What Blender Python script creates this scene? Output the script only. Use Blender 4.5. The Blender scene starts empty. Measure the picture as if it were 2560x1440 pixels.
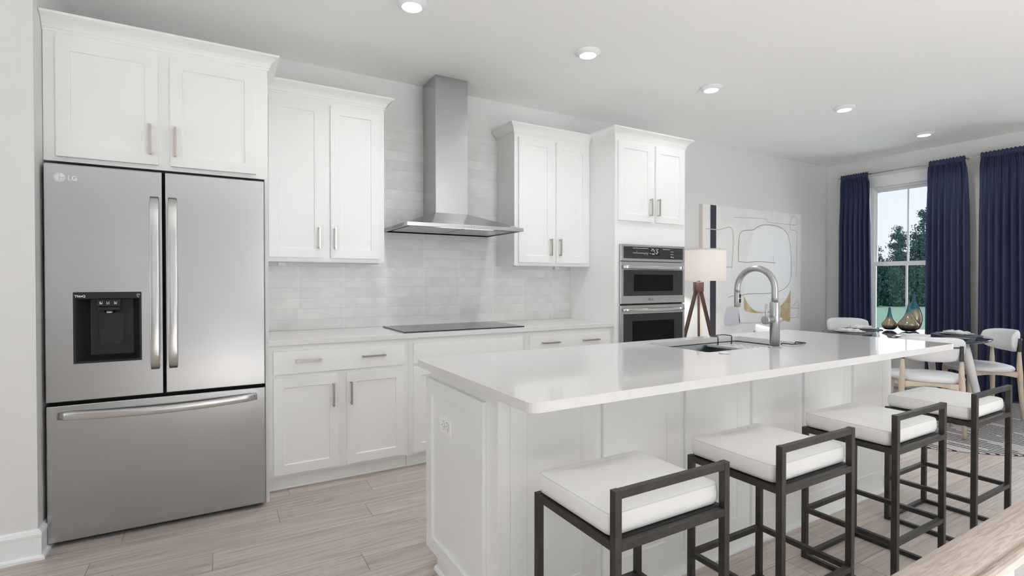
import bpy, bmesh, math, random
from mathutils import Vector, Matrix
random.seed(7)
S = bpy.context.scene
C = S.collection
PI = math.pi

# ------------------------------------------------------------------ camera, world, big lights, exposure
cam_d = bpy.data.cameras.new('camera')
cam = bpy.data.objects.new('camera', cam_d)
C.objects.link(cam)
S.camera = cam
cam.location = (0.0, 0.0, 1.2657)
cam.rotation_euler = (math.radians(90 - 0.627), 0, math.radians(-29.958))
cam_d.sensor_width = 36.0
cam_d.lens = 36.0 * 1275.43 / 2560.0
cam_d.shift_y = -3.39 / 2560.0
cam_d.clip_start = 0.02
cam_d.clip_end = 300

S.view_settings.view_transform = 'Standard'
S.view_settings.look = 'None'
S.view_settings.gamma = 1.0
S.view_settings.exposure = 0.69
S.view_settings.use_curve_mapping = False
S.cycles.max_bounces = 14
S.cycles.diffuse_bounces = 12
S.cycles.glossy_bounces = 5
S.cycles.transmission_bounces = 8
S.cycles.sample_clamp_indirect = 6.0
S.cycles.caustics_reflective = False
S.cycles.caustics_refractive = False

W = bpy.data.worlds.new('overcast_sky')
S.world = W
W.use_nodes = True
nt = W.node_tree
nt.nodes.clear()
wo = nt.nodes.new('ShaderNodeOutputWorld')
bg = nt.nodes.new('ShaderNodeBackground')
tc = nt.nodes.new('ShaderNodeTexCoord')
sx = nt.nodes.new('ShaderNodeSeparateXYZ')
rp = nt.nodes.new('ShaderNodeValToRGB')
nt.links.new(tc.outputs['Generated'], sx.inputs[0])
nt.links.new(sx.outputs['Z'], rp.inputs[0])
nt.links.new(rp.outputs[0], bg.inputs[0])
nt.links.new(bg.outputs[0], wo.inputs[0])
e = rp.color_ramp.elements
e[0].position = 0.0; e[0].color = (0.95, 0.96, 1.0, 1)
e[1].position = 0.5; e[1].color = (0.62, 0.80, 1.0, 1)
bg.inputs['Strength'].default_value = 0.66

def area_light(name, loc, rot, sx_, sy_, power, color=(1, 1, 1), shape='RECTANGLE'):
    d = bpy.data.lights.new(name, 'AREA')
    d.shape = shape
    d.size = sx_
    if shape == 'RECTANGLE':
        d.size_y = sy_
    d.energy = power
    d.color = color
    o = bpy.data.objects.new(name, d)
    o.location = loc
    o.rotation_euler = rot
    C.objects.link(o)
    return o

# unseen rear and side fill lamps, added to brighten the room; dining window daylight
COOL = (0.84, 0.93, 1.0)
area_light('rear_fill_light', (2.6, -3.93, 1.40), (math.radians(90), 0, 0), 2.6, 2.6, 12, COOL)
rl = area_light('rear_fill_uplight', (2.6, -3.92, 1.40), (math.radians(135), 0, 0), 2.6, 2.6, 32, COOL)  # added fill, tilted up to lighten the ceiling
rl.data.spread = math.radians(130)
area_light('side_fill_light', (-3.33, -0.6, 1.40), (0, math.radians(-90), 0), 2.5, 6.4, 15, COOL)  # added fill before a solid wall, no window there
rl = area_light('side_fill_uplight', (-3.32, -0.6, 1.40), (0, math.radians(-130), 0), 2.5, 6.4, 18, COOL)  # second added side fill, aimed upward at the ceiling
rl.data.spread = math.radians(130)
area_light('dining_window_daylight', (7.45, 3.01, 1.45), (0, math.radians(90), 0), 1.9, 0.7, 9, (0.80, 0.90, 1.0))
area_light('dining_window_daylight_side', (7.45, 1.58, 1.45), (0, math.radians(90), 0), 1.9, 0.7, 9, (0.80, 0.90, 1.0))
# unseen lamps added behind the camera; their floor bounce brightens the ceiling
for lx_ in (0.3, 1.5, 2.7, 3.9):
    for ly_ in (-1.2, -2.8):
        rl = area_light('near_room_fill_light', (lx_, ly_, 2.82), (0, 0, 0), 0.09, 0.09, 28, (0.84, 0.93, 1.0), 'DISK')
        rl.data.spread = math.radians(60)
LAMP_W = 2.9

# ------------------------------------------------------------------ materials
MATS = {}
def mat(name, color, rough=0.5, metal=0.0, spec=0.5, noise=None, bump=None, **kw):
    m = bpy.data.materials.new(name)
    m.use_nodes = True
    n = m.node_tree.nodes
    b = n['Principled BSDF']
    b.inputs['Base Color'].default_value = (*color, 1)
    b.inputs['Roughness'].default_value = rough
    b.inputs['Metallic'].default_value = metal
    b.inputs['Specular IOR Level'].default_value = spec
    for k, v in kw.items():
        b.inputs[k.replace('_', ' ')].default_value = v
    L = m.node_tree.links
    if noise or bump:
        tcn = n.new('ShaderNodeTexCoord')
    if noise:                       # (scale vec, colour2, amount)
        mp = n.new('ShaderNodeMapping'); mp.inputs['Scale'].default_value = noise[0]
        nz = n.new('ShaderNodeTexNoise'); nz.inputs['Scale'].default_value = 1.0; nz.inputs['Detail'].default_value = 4
        cr = n.new('ShaderNodeValToRGB')
        cr.color_ramp.elements[0].position = noise[2][0]; cr.color_ramp.elements[0].color = (*color, 1)
        cr.color_ramp.elements[1].position = noise[2][1]; cr.color_ramp.elements[1].color = (*noise[1], 1)
        L.new(tcn.outputs['Object'], mp.inputs[0]); L.new(mp.outputs[0], nz.inputs['Vector'])
        L.new(nz.outputs['Fac'], cr.inputs[0]); L.new(cr.outputs[0], b.inputs['Base Color'])
    if bump:                        # (scale vec, strength, distance)
        mp = n.new('ShaderNodeMapping'); mp.inputs['Scale'].default_value = bump[0]
        nz = n.new('ShaderNodeTexNoise'); nz.inputs['Scale'].default_value = 1.0; nz.inputs['Detail'].default_value = 3
        bp = n.new('ShaderNodeBump'); bp.inputs['Strength'].default_value = bump[1]; bp.inputs['Distance'].default_value = bump[2]
        L.new(tcn.outputs['Object'], mp.inputs[0]); L.new(mp.outputs[0], nz.inputs['Vector'])
        L.new(nz.outputs['Fac'], bp.inputs['Height']); L.new(bp.outputs[0], b.inputs['Normal'])
    MATS[name] = m
    return m

CAB = mat('cabinet_paint', (0.86, 0.865, 0.855), 0.30)
WALL = mat('wall_paint', (0.74, 0.737, 0.73), 0.75, bump=((220, 220, 220), 0.05, 0.001))
CEIL = mat('ceiling_paint', (0.93, 0.93, 0.925), 0.9)
TRIM = mat('trim_paint', (0.86, 0.87, 0.88), 0.35)
STEEL = mat('brushed_steel', (0.475, 0.48, 0.492), 0.20, 1.0, bump=((3, 3, 500), 0.03, 0.001))
HOODST = mat('hood_steel', (0.53, 0.53, 0.54), 0.24, 1.0, bump=((500, 500, 3), 0.03, 0.001))
CHROME = mat('polished_steel', (0.58, 0.58, 0.58), 0.14, 1.0)
NICKEL = mat('champagne_nickel', (0.50, 0.44, 0.39), 0.28, 1.0)
FAUCET = mat('faucet_steel', (0.52, 0.515, 0.51), 0.30, 1.0, noise=((160, 160, 6), (0.40, 0.395, 0.39), (0.35, 0.65)))
BLKPL = mat('black_plastic', (0.012, 0.013, 0.015), 0.45, spec=0.35)
BLKDK = mat('black_gloss', (0.006, 0.006, 0.008), 0.1)
OVGL = mat('oven_glass', (0.030, 0.031, 0.035), 0.12, spec=0.35)
OVWIN = mat('oven_window', (0.004, 0.004, 0.005), 0.1, spec=0.12)
GAP = mat('dark_gap', (0.02, 0.021, 0.022), 0.7)
WHITEPR = mat('white_print', (0.75, 0.76, 0.78), 0.5)
GREYPR = mat('grey_print', (0.18, 0.18, 0.19), 0.5)
REDPR = mat('red_print', (0.7, 0.08, 0.06), 0.5)
BRONZE = mat('dark_bronze_metal', (0.040, 0.036, 0.032), 0.42, 0.45, noise=((35, 35, 35), (0.066, 0.058, 0.050), (0.4, 0.8)))
LEATH = mat('white_upholstery', (0.84, 0.835, 0.82), 0.6, bump=((90, 90, 90), 0.12, 0.002))
PIPING = mat('piping_cord', (0.70, 0.69, 0.67), 0.7)
LEATH2 = mat('dining_upholstery', (0.80, 0.80, 0.81), 0.6, bump=((160, 160, 160), 0.1, 0.001))
NAVY = mat('navy_velvet', (0.019, 0.027, 0.078), 0.7, bump=((400, 400, 400), 0.1, 0.001), Sheen_Weight=0.12)
OAKL = mat('light_oak', (0.68, 0.57, 0.47), 0.5, noise=((18, 18, 2.5), (0.56, 0.45, 0.36), (0.45, 0.7)))
WALNUT = mat('walnut', (0.055, 0.028, 0.017), 0.45, noise=((20, 20, 3), (0.085, 0.043, 0.026), (0.4, 0.7)))
TABLETOP = mat('blue_black_tabletop', (0.034, 0.046, 0.074), 0.07)
WHITELQ = mat('white_lacquer', (0.80, 0.80, 0.80), 0.3)
CERAM = mat('white_ceramic', (0.82, 0.82, 0.82), 0.15)
NAPK = mat('napkin_linen', (0.74, 0.71, 0.69), 0.8)
MATW = mat('woven_charcoal', (0.10, 0.105, 0.12), 0.8, bump=((260, 260, 260), 0.5, 0.002))
SINKST = mat('sink_steel', (0.33, 0.39, 0.40), 0.3, 1.0)
SINKTR = mat('sink_rack_steel', (0.74, 0.75, 0.75), 0.4, 0.55)
PLASTW = mat('white_plastic', (0.93, 0.93, 0.94), 0.3)
LIGHTP = mat('led_housing', (0.62, 0.64, 0.65), 0.5)
CANVAS = mat('canvas_white', (0.86, 0.855, 0.84), 0.9, noise=((5, 5, 5), (0.80, 0.795, 0.78), (0.45, 0.7)))
CANVW = mat('canvas_paler', (0.90, 0.905, 0.905), 0.9)
CANVSIDE = mat('canvas_edge', (0.74, 0.67, 0.59), 0.9)
PNAVY = mat('painted_indigo', (0.038, 0.036, 0.052), 0.8)
POCHRE = mat('painted_ochre', (0.52, 0.40, 0.22), 0.9, noise=((12, 12, 12), (0.66, 0.56, 0.38), (0.4, 0.7)))
PBLUE = mat('painted_bluegrey', (0.64, 0.66, 0.71), 0.9)
PBLACK = mat('charcoal_line', (0.16, 0.16, 0.16), 0.9)
PGREY = mat('pencil_line', (0.38, 0.38, 0.38), 0.9)
PBEIGE = mat('beige_line', (0.58, 0.53, 0.42), 0.9)
LAWN = mat('lawn_green', (0.46, 0.60, 0.40), 0.9, noise=((1.5, 1.5, 1.5), (0.42, 0.55, 0.35), (0.4, 0.7)))
BARK = mat('bark', (0.09, 0.07, 0.055), 0.9)
SOIL = mat('far_house_wall', (0.30, 0.28, 0.36), 0.9)

def emis(name, col, st):
    m = bpy.data.materials.new(name); m.use_nodes = True
    n = m.node_tree.nodes; n.clear()
    o = n.new('ShaderNodeOutputMaterial'); em = n.new('ShaderNodeEmission')
    em.inputs[0].default_value = (*col, 1); em.inputs[1].default_value = st
    m.node_tree.links.new(em.outputs[0], o.inputs[0])
    return m
LENS = emis('downlight_lens_glow', (1, 0.99, 0.97), 6.0)
HOODLED = emis('hood_led_glow', (1, 0.97, 0.92), 1.3)
LCD = emis('oven_display_glow', (0.85, 0.88, 0.9), 0.9)

def leaf_mat(name, a, b_):
    m = bpy.data.materials.new(name); m.use_nodes = True
    n = m.node_tree.nodes; L = m.node_tree.links
    bs = n['Principled BSDF']; bs.inputs['Roughness'].default_value = 0.7
    g = n.new('ShaderNodeNewGeometry'); cr = n.new('ShaderNodeValToRGB')
    cr.color_ramp.elements[0].color = (*a, 1); cr.color_ramp.elements[1].color = (*b_, 1)
    L.new(g.outputs['Random Per Island'], cr.inputs[0]); L.new(cr.outputs[0], bs.inputs['Base Color'])
    return m
LEAF_A = leaf_mat('conifer_leaves', (0.03, 0.085, 0.09), (0.10, 0.21, 0.21))  # distance haze painted into both leaf colours, lighter and bluer
LEAF_B = leaf_mat('shrub_leaves', (0.03, 0.085, 0.08), (0.12, 0.24, 0.20))

def shade_mat():
    m = bpy.data.materials.new('lamp_shade_linen'); m.use_nodes = True
    n = m.node_tree.nodes; L = m.node_tree.links; n.clear()
    o = n.new('ShaderNodeOutputMaterial'); mx = n.new('ShaderNodeMixShader')
    d = n.new('ShaderNodeBsdfDiffuse'); t = n.new('ShaderNodeBsdfTranslucent')
    d.inputs[0].default_value = (0.80, 0.785, 0.775, 1); t.inputs[0].default_value = (0.87, 0.84, 0.82, 1)
    mx.inputs[0].default_value = 0.55
    L.new(d.outputs[0], mx.inputs[1]); L.new(t.outputs[0], mx.inputs[2]); L.new(mx.outputs[0], o.inputs[0])
    return m
SHADE = shade_mat()

def glass_mat():
    m = bpy.data.materials.new('window_glass'); m.use_nodes = True
    n = m.node_tree.nodes; L = m.node_tree.links; n.clear()
    o = n.new('ShaderNodeOutputMaterial'); mx = n.new('ShaderNodeMixShader')
    t = n.new('ShaderNodeBsdfTransparent'); g = n.new('ShaderNodeBsdfGlossy'); g.inputs['Roughness'].default_value = 0.02
    f = n.new('ShaderNodeFresnel'); f.inputs[0].default_value = 1.3
    t.inputs[0].default_value = (0.97, 0.985, 0.99, 1)
    L.new(f.outputs[0], mx.inputs[0]); L.new(t.outputs[0], mx.inputs[1]); L.new(g.outputs[0], mx.inputs[2]); L.new(mx.outputs[0], o.inputs[0])
    return m
GLASS = glass_mat()

def node(n, t, **kw):
    x = n.new(t)
    for k, v in kw.items():
        setattr(x, k, v)
    return x

def floor_mat():
    m = bpy.data.materials.new('oak_plank_floor'); m.use_nodes = True
    n = m.node_tree.nodes; L = m.node_tree.links; b = n['Principled BSDF']
    tcn = n.new('ShaderNodeTexCoord'); sp = n.new('ShaderNodeSeparateXYZ'); L.new(tcn.outputs['Object'], sp.inputs[0])
    def mth(op, a, b2=None, c=None):
        x = n.new('ShaderNodeMath'); x.operation = op
        for i, v in enumerate((a, b2, c)):
            if v is None: continue
            if isinstance(v, (int, float)): x.inputs[i].default_value = v
            else: L.new(v, x.inputs[i])
        return x.outputs[0]
    PW, PL = 0.172, 1.22
    yy = mth('DIVIDE', mth('ADD', sp.outputs['Y'], -2.743 + 40 * PW), PW)
    row = mth('FLOOR', yy); fy = mth('FRACT', yy)
    wn = n.new('ShaderNodeTexWhiteNoise'); wn.noise_dimensions = '1D'; L.new(row, wn.inputs['W'])
    xx = mth('ADD', mth('DIVIDE', mth('ADD', sp.outputs['X'], 20.0), PL), mth('MULTIPLY', wn.outputs['Value'], 7.0))
    colm = mth('FLOOR', xx); fx = mth('FRACT', xx)
    cmb = n.new('ShaderNodeCombineXYZ'); L.new(row, cmb.inputs[0]); L.new(colm, cmb.inputs[1])
    w2 = n.new('ShaderNodeTexWhiteNoise'); w2.noise_dimensions = '2D'; L.new(cmb.outputs[0], w2.inputs['Vector'])
    # plank grain
    mp = n.new('ShaderNodeVectorMath'); mp.operation = 'MULTIPLY'; mp.inputs[1].default_value = (2.2, 44, 1)
    off = n.new('ShaderNodeVectorMath'); off.operation = 'ADD'
    sc = n.new('ShaderNodeVectorMath'); sc.operation = 'SCALE'; sc.inputs['Scale'].default_value = 37.0
    L.new(w2.outputs['Color'], sc.inputs[0])
    L.new(tcn.outputs['Object'], mp.inputs[0]); L.new(mp.outputs[0], off.inputs[0]); L.new(sc.outputs[0], off.inputs[1])
    nz = n.new('ShaderNodeTexNoise'); nz.inputs['Scale'].default_value = 1.0; nz.inputs['Detail'].default_value = 8; nz.inputs['Roughness'].default_value = 0.62; nz.inputs['Distortion'].default_value = 0.9
    L.new(off.outputs[0], nz.inputs['Vector'])
    nz2 = n.new('ShaderNodeTexNoise'); nz2.inputs['Scale'].default_value = 0.8; nz2.inputs['Detail'].default_value = 3
    L.new(off.outputs[0], nz2.inputs['Vector'])
    cr = n.new('ShaderNodeValToRGB')
    cr.color_ramp.elements[0].position = 0.33; cr.color_ramp.elements[0].color = (0.38, 0.325, 0.285, 1)
    cr.color_ramp.elements[1].position = 0.62; cr.color_ramp.elements[1].color = (0.57, 0.505, 0.455, 1)
    L.new(nz.outputs['Fac'], cr.inputs[0])
    hs = n.new('ShaderNodeHueSaturation')
    L.new(cr.outputs[0], hs.inputs['Color'])
    L.new(mth('ADD', mth('MULTIPLY', w2.outputs['Value'], 0.22), mth('ADD', mth('MULTIPLY', nz2.outputs['Fac'], 0.3), 0.74)), hs.inputs['Value'])
    # joints
    gy = mth('LESS_THAN', fy, 0.018); gx = mth('LESS_THAN', fx, 0.0028)
    gg = mth('MAXIMUM', gy, gx)
    mx = n.new('ShaderNodeMix'); mx.data_type = 'RGBA'
    L.new(mth('MULTIPLY', gg, 0.75), mx.inputs['Factor']); L.new(hs.outputs[0], mx.inputs[6]); mx.inputs[7].default_value = (0.16, 0.12, 0.095, 1)
    L.new(mx.outputs[2], b.inputs['Base Color'])
    b.inputs['Roughness'].default_value = 0.42
    bp = n.new('ShaderNodeBump'); bp.inputs['Strength'].default_value = 0.25; bp.inputs['Distance'].default_value = 0.002
    L.new(mth('SUBTRACT', mth('MULTIPLY', nz.outputs['Fac'], 0.35), gg), bp.inputs['Height']); L.new(bp.outputs[0], b.inputs['Normal'])
    return m
FLOOR = floor_mat()

def tile_mat():
    m = bpy.data.materials.new('stacked_tile'); m.use_nodes = True
    n = m.node_tree.nodes; L = m.node_tree.links; b = n['Principled BSDF']
    tcn = n.new('ShaderNodeTexCoord'); sp = n.new('ShaderNodeSeparateXYZ'); L.new(tcn.outputs['Object'], sp.inputs[0])
    def mth(op, a, b2=None):
        x = n.new('ShaderNodeMath'); x.operation = op
        for i, v in enumerate((a, b2)):
            if v is None: continue
            if isinstance(v, (int, float)): x.inputs[i].default_value = v
            else: L.new(v, x.inputs[i])
        return x.outputs[0]
    xx = mth('DIVIDE', mth('ADD', sp.outputs['X'], 3.135 - 0.185), 0.3135); zz = mth('DIVIDE', mth('ADD', sp.outputs['Z'], 0.762 - 0.914), 0.0762)
    cx, fx, cz, fz = mth('FLOOR', xx), mth('FRACT', xx), mth('FLOOR', zz), mth('FRACT', zz)
    cmb = n.new('ShaderNodeCombineXYZ'); L.new(cx, cmb.inputs[0]); L.new(cz, cmb.inputs[1])
    w2 = n.new('ShaderNodeTexWhiteNoise'); w2.noise_dimensions = '2D'; L.new(cmb.outputs[0], w2.inputs['Vector'])
    sc = n.new('ShaderNodeVectorMath'); sc.operation = 'SCALE'; sc.inputs['Scale'].default_value = 23.0; L.new(w2.outputs['Color'], sc.inputs[0])
    ad = n.new('ShaderNodeVectorMath'); ad.operation = 'ADD'; L.new(tcn.outputs['Object'], ad.inputs[0]); L.new(sc.outputs[0], ad.inputs[1])
    nz = n.new('ShaderNodeTexNoise'); nz.inputs['Scale'].default_value = 9.0; nz.inputs['Detail'].default_value = 7; L.new(ad.outputs[0], nz.inputs['Vector'])
    cr = n.new('ShaderNodeValToRGB')
    cr.color_ramp.elements[0].position = 0.3; cr.color_ramp.elements[0].color = (0.74, 0.72, 0.71, 1)
    cr.color_ramp.elements[1].position = 0.72; cr.color_ramp.elements[1].color = (0.83, 0.82, 0.81, 1)
    L.new(nz.outputs['Fac'], cr.inputs[0])
    hs = n.new('ShaderNodeHueSaturation'); L.new(cr.outputs[0], hs.inputs['Color'])
    L.new(mth('ADD', mth('MULTIPLY', w2.outputs['Value'], 0.08), 0.95), hs.inputs['Value'])
    ex = mth('MINIMUM', fx, mth('SUBTRACT', 1.0, fx)); ez = mth('MINIMUM', fz, mth('SUBTRACT', 1.0, fz))
    gv = mth('LESS_THAN', ex, 0.005); gh = mth('LESS_THAN', ez, 0.014); gg = mth('MAXIMUM', gv, gh)
    mx = n.new('ShaderNodeMix'); mx.data_type = 'RGBA'; L.new(gv, mx.inputs['Factor']); L.new(hs.outputs[0], mx.inputs[6]); mx.inputs[7].default_value = (0.88, 0.87, 0.86, 1)
    mx2 = n.new('ShaderNodeMix'); mx2.data_type = 'RGBA'; L.new(gh, mx2.inputs['Factor']); L.new(mx.outputs[2], mx2.inputs[6]); mx2.inputs[7].default_value = (0.62, 0.605, 0.595, 1)
    L.new(mx2.outputs[2], b.inputs['Base Color'])
    b.inputs['Roughness'].default_value = 0.28
    bp = n.new('ShaderNodeBump'); bp.inputs['Strength'].default_value = 0.2; bp.inputs['Distance'].default_value = 0.0015
    L.new(mth('SUBTRACT', mth('MULTIPLY', nz.outputs['Fac'], 0.25), gg), bp.inputs['Height']); L.new(bp.outputs[0], b.inputs['Normal'])
    return m
TILE = tile_mat()

def quartz_mat():
    m = bpy.data.materials.new('white_quartz'); m.use_nodes = True
    n = m.node_tree.nodes; L = m.node_tree.links; b = n['Principled BSDF']
    tcn = n.new('ShaderNodeTexCoord')
    nz = n.new('ShaderNodeTexNoise'); nz.inputs['Scale'].default_value = 15; nz.inputs['Detail'].default_value = 5; nz.inputs['Distortion'].default_value = 1.2
    L.new(tcn.outputs['Object'], nz.inputs['Vector'])
    sb = n.new('ShaderNodeMath'); sb.operation = 'SUBTRACT'; sb.inputs[1].default_value = 0.5; L.new(nz.outputs['Fac'], sb.inputs[0])
    ab = n.new('ShaderNodeMath'); ab.operation = 'ABSOLUTE'; L.new(sb.outputs[0], ab.inputs[0])
    nz3 = n.new('ShaderNodeTexNoise'); nz3.inputs['Scale'].default_value = 22; nz3.inputs['Detail'].default_value = 2
    L.new(tcn.outputs['Object'], nz3.inputs['Vector'])
    gt = n.new('ShaderNodeMapRange'); gt.inputs['From Min'].default_value = 0.56; gt.inputs['From Max'].default_value = 0.68; L.new(nz3.outputs['Fac'], gt.inputs['Value'])
    lt = n.new('ShaderNodeMapRange'); lt.inputs['From Min'].default_value = 0.012; lt.inputs['From Max'].default_value = 0.0; L.new(ab.outputs[0], lt.inputs['Value'])
    ml = n.new('ShaderNodeMath'); ml.operation = 'MULTIPLY'; L.new(gt.outputs[0], ml.inputs[0]); L.new(lt.outputs[0], ml.inputs[1])
    mx = n.new('ShaderNodeMix'); mx.data_type = 'RGBA'; L.new(ml.outputs[0], mx.inputs['Factor'])
    mx.inputs[6].default_value = (0.75, 0.74, 0.735, 1); mx.inputs[7].default_value = (0.60, 0.575, 0.555, 1)
    L.new(mx.outputs[2], b.inputs['Base Color'])
    b.inputs['Roughness'].default_value = 0.07
    return m
QUARTZ = quartz_mat()

def vase_mat():
    m = bpy.data.materials.new('bronze_teal_glass'); m.use_nodes = True
    n = m.node_tree.nodes; L = m.node_tree.links; b = n['Principled BSDF']
    tcn = n.new('ShaderNodeTexCoord'); sp = n.new('ShaderNodeSeparateXYZ'); L.new(tcn.outputs['Generated'], sp.inputs[0])
    nz = n.new('ShaderNodeTexNoise'); nz.inputs['Scale'].default_value = 7
    L.new(tcn.outputs['Generated'], nz.inputs['Vector'])
    ad = n.new('ShaderNodeMath'); ad.operation = 'MULTIPLY_ADD'; ad.inputs[1].default_value = 0.14; L.new(nz.outputs['Fac'], ad.inputs[0]); L.new(sp.outputs['Z'], ad.inputs[2])
    cr = n.new('ShaderNodeValToRGB'); el = cr.color_ramp.elements
    el[0].position = 0.12; el[0].color = (0.03, 0.027, 0.027, 1)
    el[1].position = 0.24; el[1].color = (0.30, 0.235, 0.16, 1)
    a = el.new(0.55); a.color = (0.31, 0.25, 0.17, 1)
    a = el.new(0.68); a.color = (0.006, 0.11, 0.15, 1)
    a = el.new(1.0); a.color = (0.004, 0.085, 0.125, 1)
    L.new(ad.outputs[0], cr.inputs[0]); L.new(cr.outputs[0], b.inputs['Base Color'])
    b.inputs['Metallic'].default_value = 0.55; b.inputs['Roughness'].default_value = 0.16
    b.inputs['Coat Weight'].default_value = 0.6; b.inputs['Coat Roughness'].default_value = 0.05
    return m
VASE = vase_mat()

def rug_mat():
    m = bpy.data.materials.new('striped_rug'); m.use_nodes = True
    n = m.node_tree.nodes; L = m.node_tree.links; b = n['Principled BSDF']
    tcn = n.new('ShaderNodeTexCoord'); sp = n.new('ShaderNodeSeparateXYZ'); L.new(tcn.outputs['Object'], sp.inputs[0])
    def mth(op, a, b2=None):
        x = n.new('ShaderNodeMath'); x.operation = op
        for i, v in enumerate((a, b2)):
            if v is None: continue
            if isinstance(v, (int, float)): x.inputs[i].default_value = v
            else: L.new(v, x.inputs[i])
        return x.outputs[0]
    s = mth('DIVIDE', mth('ADD', sp.outputs['X'], 10.0), 0.047)
    row = mth('FLOOR', s)
    st = mth('LESS_THAN', mth('FRACT', s), 0.42)
    mpv = n.new('ShaderNodeCombineXYZ'); L.new(mth('MULTIPLY', row, 0.31), mpv.inputs[0]); L.new(mth('MULTIPLY', sp.outputs['Y'], 1.1), mpv.inputs[1])
    nz = n.new('ShaderNodeTexNoise'); nz.inputs['Scale'].default_value = 1.0; nz.inputs['Detail'].default_value = 2; L.new(mpv.outputs[0], nz.inputs['Vector'])
    on = mth('LESS_THAN', nz.outputs['Fac'], 0.55)
    fuzz = n.new('ShaderNodeTexNoise'); fuzz.inputs['Scale'].default_value = 90; L.new(tcn.outputs['Object'], fuzz.inputs['Vector'])
    base = n.new('ShaderNodeValToRGB'); base.color_ramp.elements[0].position = 0.35; base.color_ramp.elements[0].color = (0.36, 0.34, 0.34, 1)
    base.color_ramp.elements[1].position = 0.65; base.color_ramp.elements[1].color = (0.60, 0.58, 0.57, 1)
    L.new(fuzz.outputs['Fac'], base.inputs[0])
    mx = n.new('ShaderNodeMix'); mx.data_type = 'RGBA'; L.new(mth('MULTIPLY', st, on), mx.inputs['Factor']); L.new(base.outputs[0], mx.inputs[6]); mx.inputs[7].default_value = (0.025, 0.024, 0.028, 1)
    L.new(mx.outputs[2], b.inputs['Base Color']); b.inputs['Roughness'].default_value = 0.95
    bp = n.new('ShaderNodeBump'); bp.inputs['Strength'].default_value = 0.5; bp.inputs['Distance'].default_value = 0.004
    L.new(fuzz.outputs['Fac'], bp.inputs['Height']); L.new(bp.outputs[0], b.inputs['Normal'])
    return m
RUG = rug_mat()

def rail_mat():
    m = bpy.data.materials.new('handrail_oak'); m.use_nodes = True
    n = m.node_tree.nodes; L = m.node_tree.links; b = n['Principled BSDF']
    tcn = n.new('ShaderNodeTexCoord'); mp = n.new('ShaderNodeMapping'); mp.inputs['Scale'].default_value = (14, 200, 200)
    L.new(tcn.outputs['Object'], mp.inputs[0])
    nz = n.new('ShaderNodeTexNoise'); nz.inputs['Scale'].default_value = 1.0; nz.inputs['Detail'].default_value = 8; nz.inputs['Distortion'].default_value = 1.5
    L.new(mp.outputs[0], nz.inputs['Vector'])
    cr = n.new('ShaderNodeValToRGB'); cr.color_ramp.elements[0].position = 0.3; cr.color_ramp.elements[0].color = (0.42, 0.345, 0.295, 1)
    cr.color_ramp.elements[1].position = 0.6; cr.color_ramp.elements[1].color = (0.62, 0.54, 0.475, 1)
    L.new(nz.outputs['Fac'], cr.inputs[0]); L.new(cr.outputs[0], b.inputs['Base Color']); b.inputs['Roughness'].default_value = 0.45
    return m
RAILOAK = rail_mat()

# ------------------------------------------------------------------ mesh helpers
def B():
    return bmesh.new()

def box(bm, x0, x1, y0, y1, z0, z1, mi=0, M=None):
    vs = [Vector((x, y, z)) for x in (x0, x1) for y in (y0, y1) for z in (z0, z1)]
    if M is not None:
        vs = [M @ v for v in vs]
    v = [bm.verts.new(p) for p in vs]
    out = []
    for f in ((0, 1, 3, 2), (4, 6, 7, 5), (0, 4, 5, 1), (2, 3, 7, 6), (0, 2, 6, 4), (1, 5, 7, 3)):
        fc = bm.faces.new([v[i] for i in f]); fc.material_index = mi; out.append(fc)
    return out

def lathe(bm, prof, c=(0, 0, 0), seg=32, mi=0, smooth=True, M=None, close=True):
    rings = []
    for r, z in prof:
        if r < 1e-6:
            p = Vector((c[0], c[1], c[2] + z)); p = M @ p if M is not None else p
            rings.append([bm.verts.new(p)])
        else:
            ring = []
            for k in range(seg):
                a = 2 * PI * k / seg
                p = Vector((c[0] + r * math.cos(a), c[1] + r * math.sin(a), c[2] + z)); p = M @ p if M is not None else p
                ring.append(bm.verts.new(p))
            rings.append(ring)
    for a, b_ in zip(rings[:-1], rings[1:]):
        for k in range(seg):
            k2 = (k + 1) % seg
            q = [a[k % len(a)], a[k2 % len(a)], b_[k2 % len(b_)], b_[k % len(b_)]]
            u = []
            for w in q:
                if w not in u: u.append(w)
            if len(u) > 2:
                f = bm.faces.new(u); f.smooth = smooth; f.material_index = mi
    if close:
        for r, rev in ((rings[0], True), (rings[-1], False)):
            if len(r) > 2:
                f = bm.faces.new(list(reversed(r)) if rev else r); f.material_index = mi
    return rings

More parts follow.
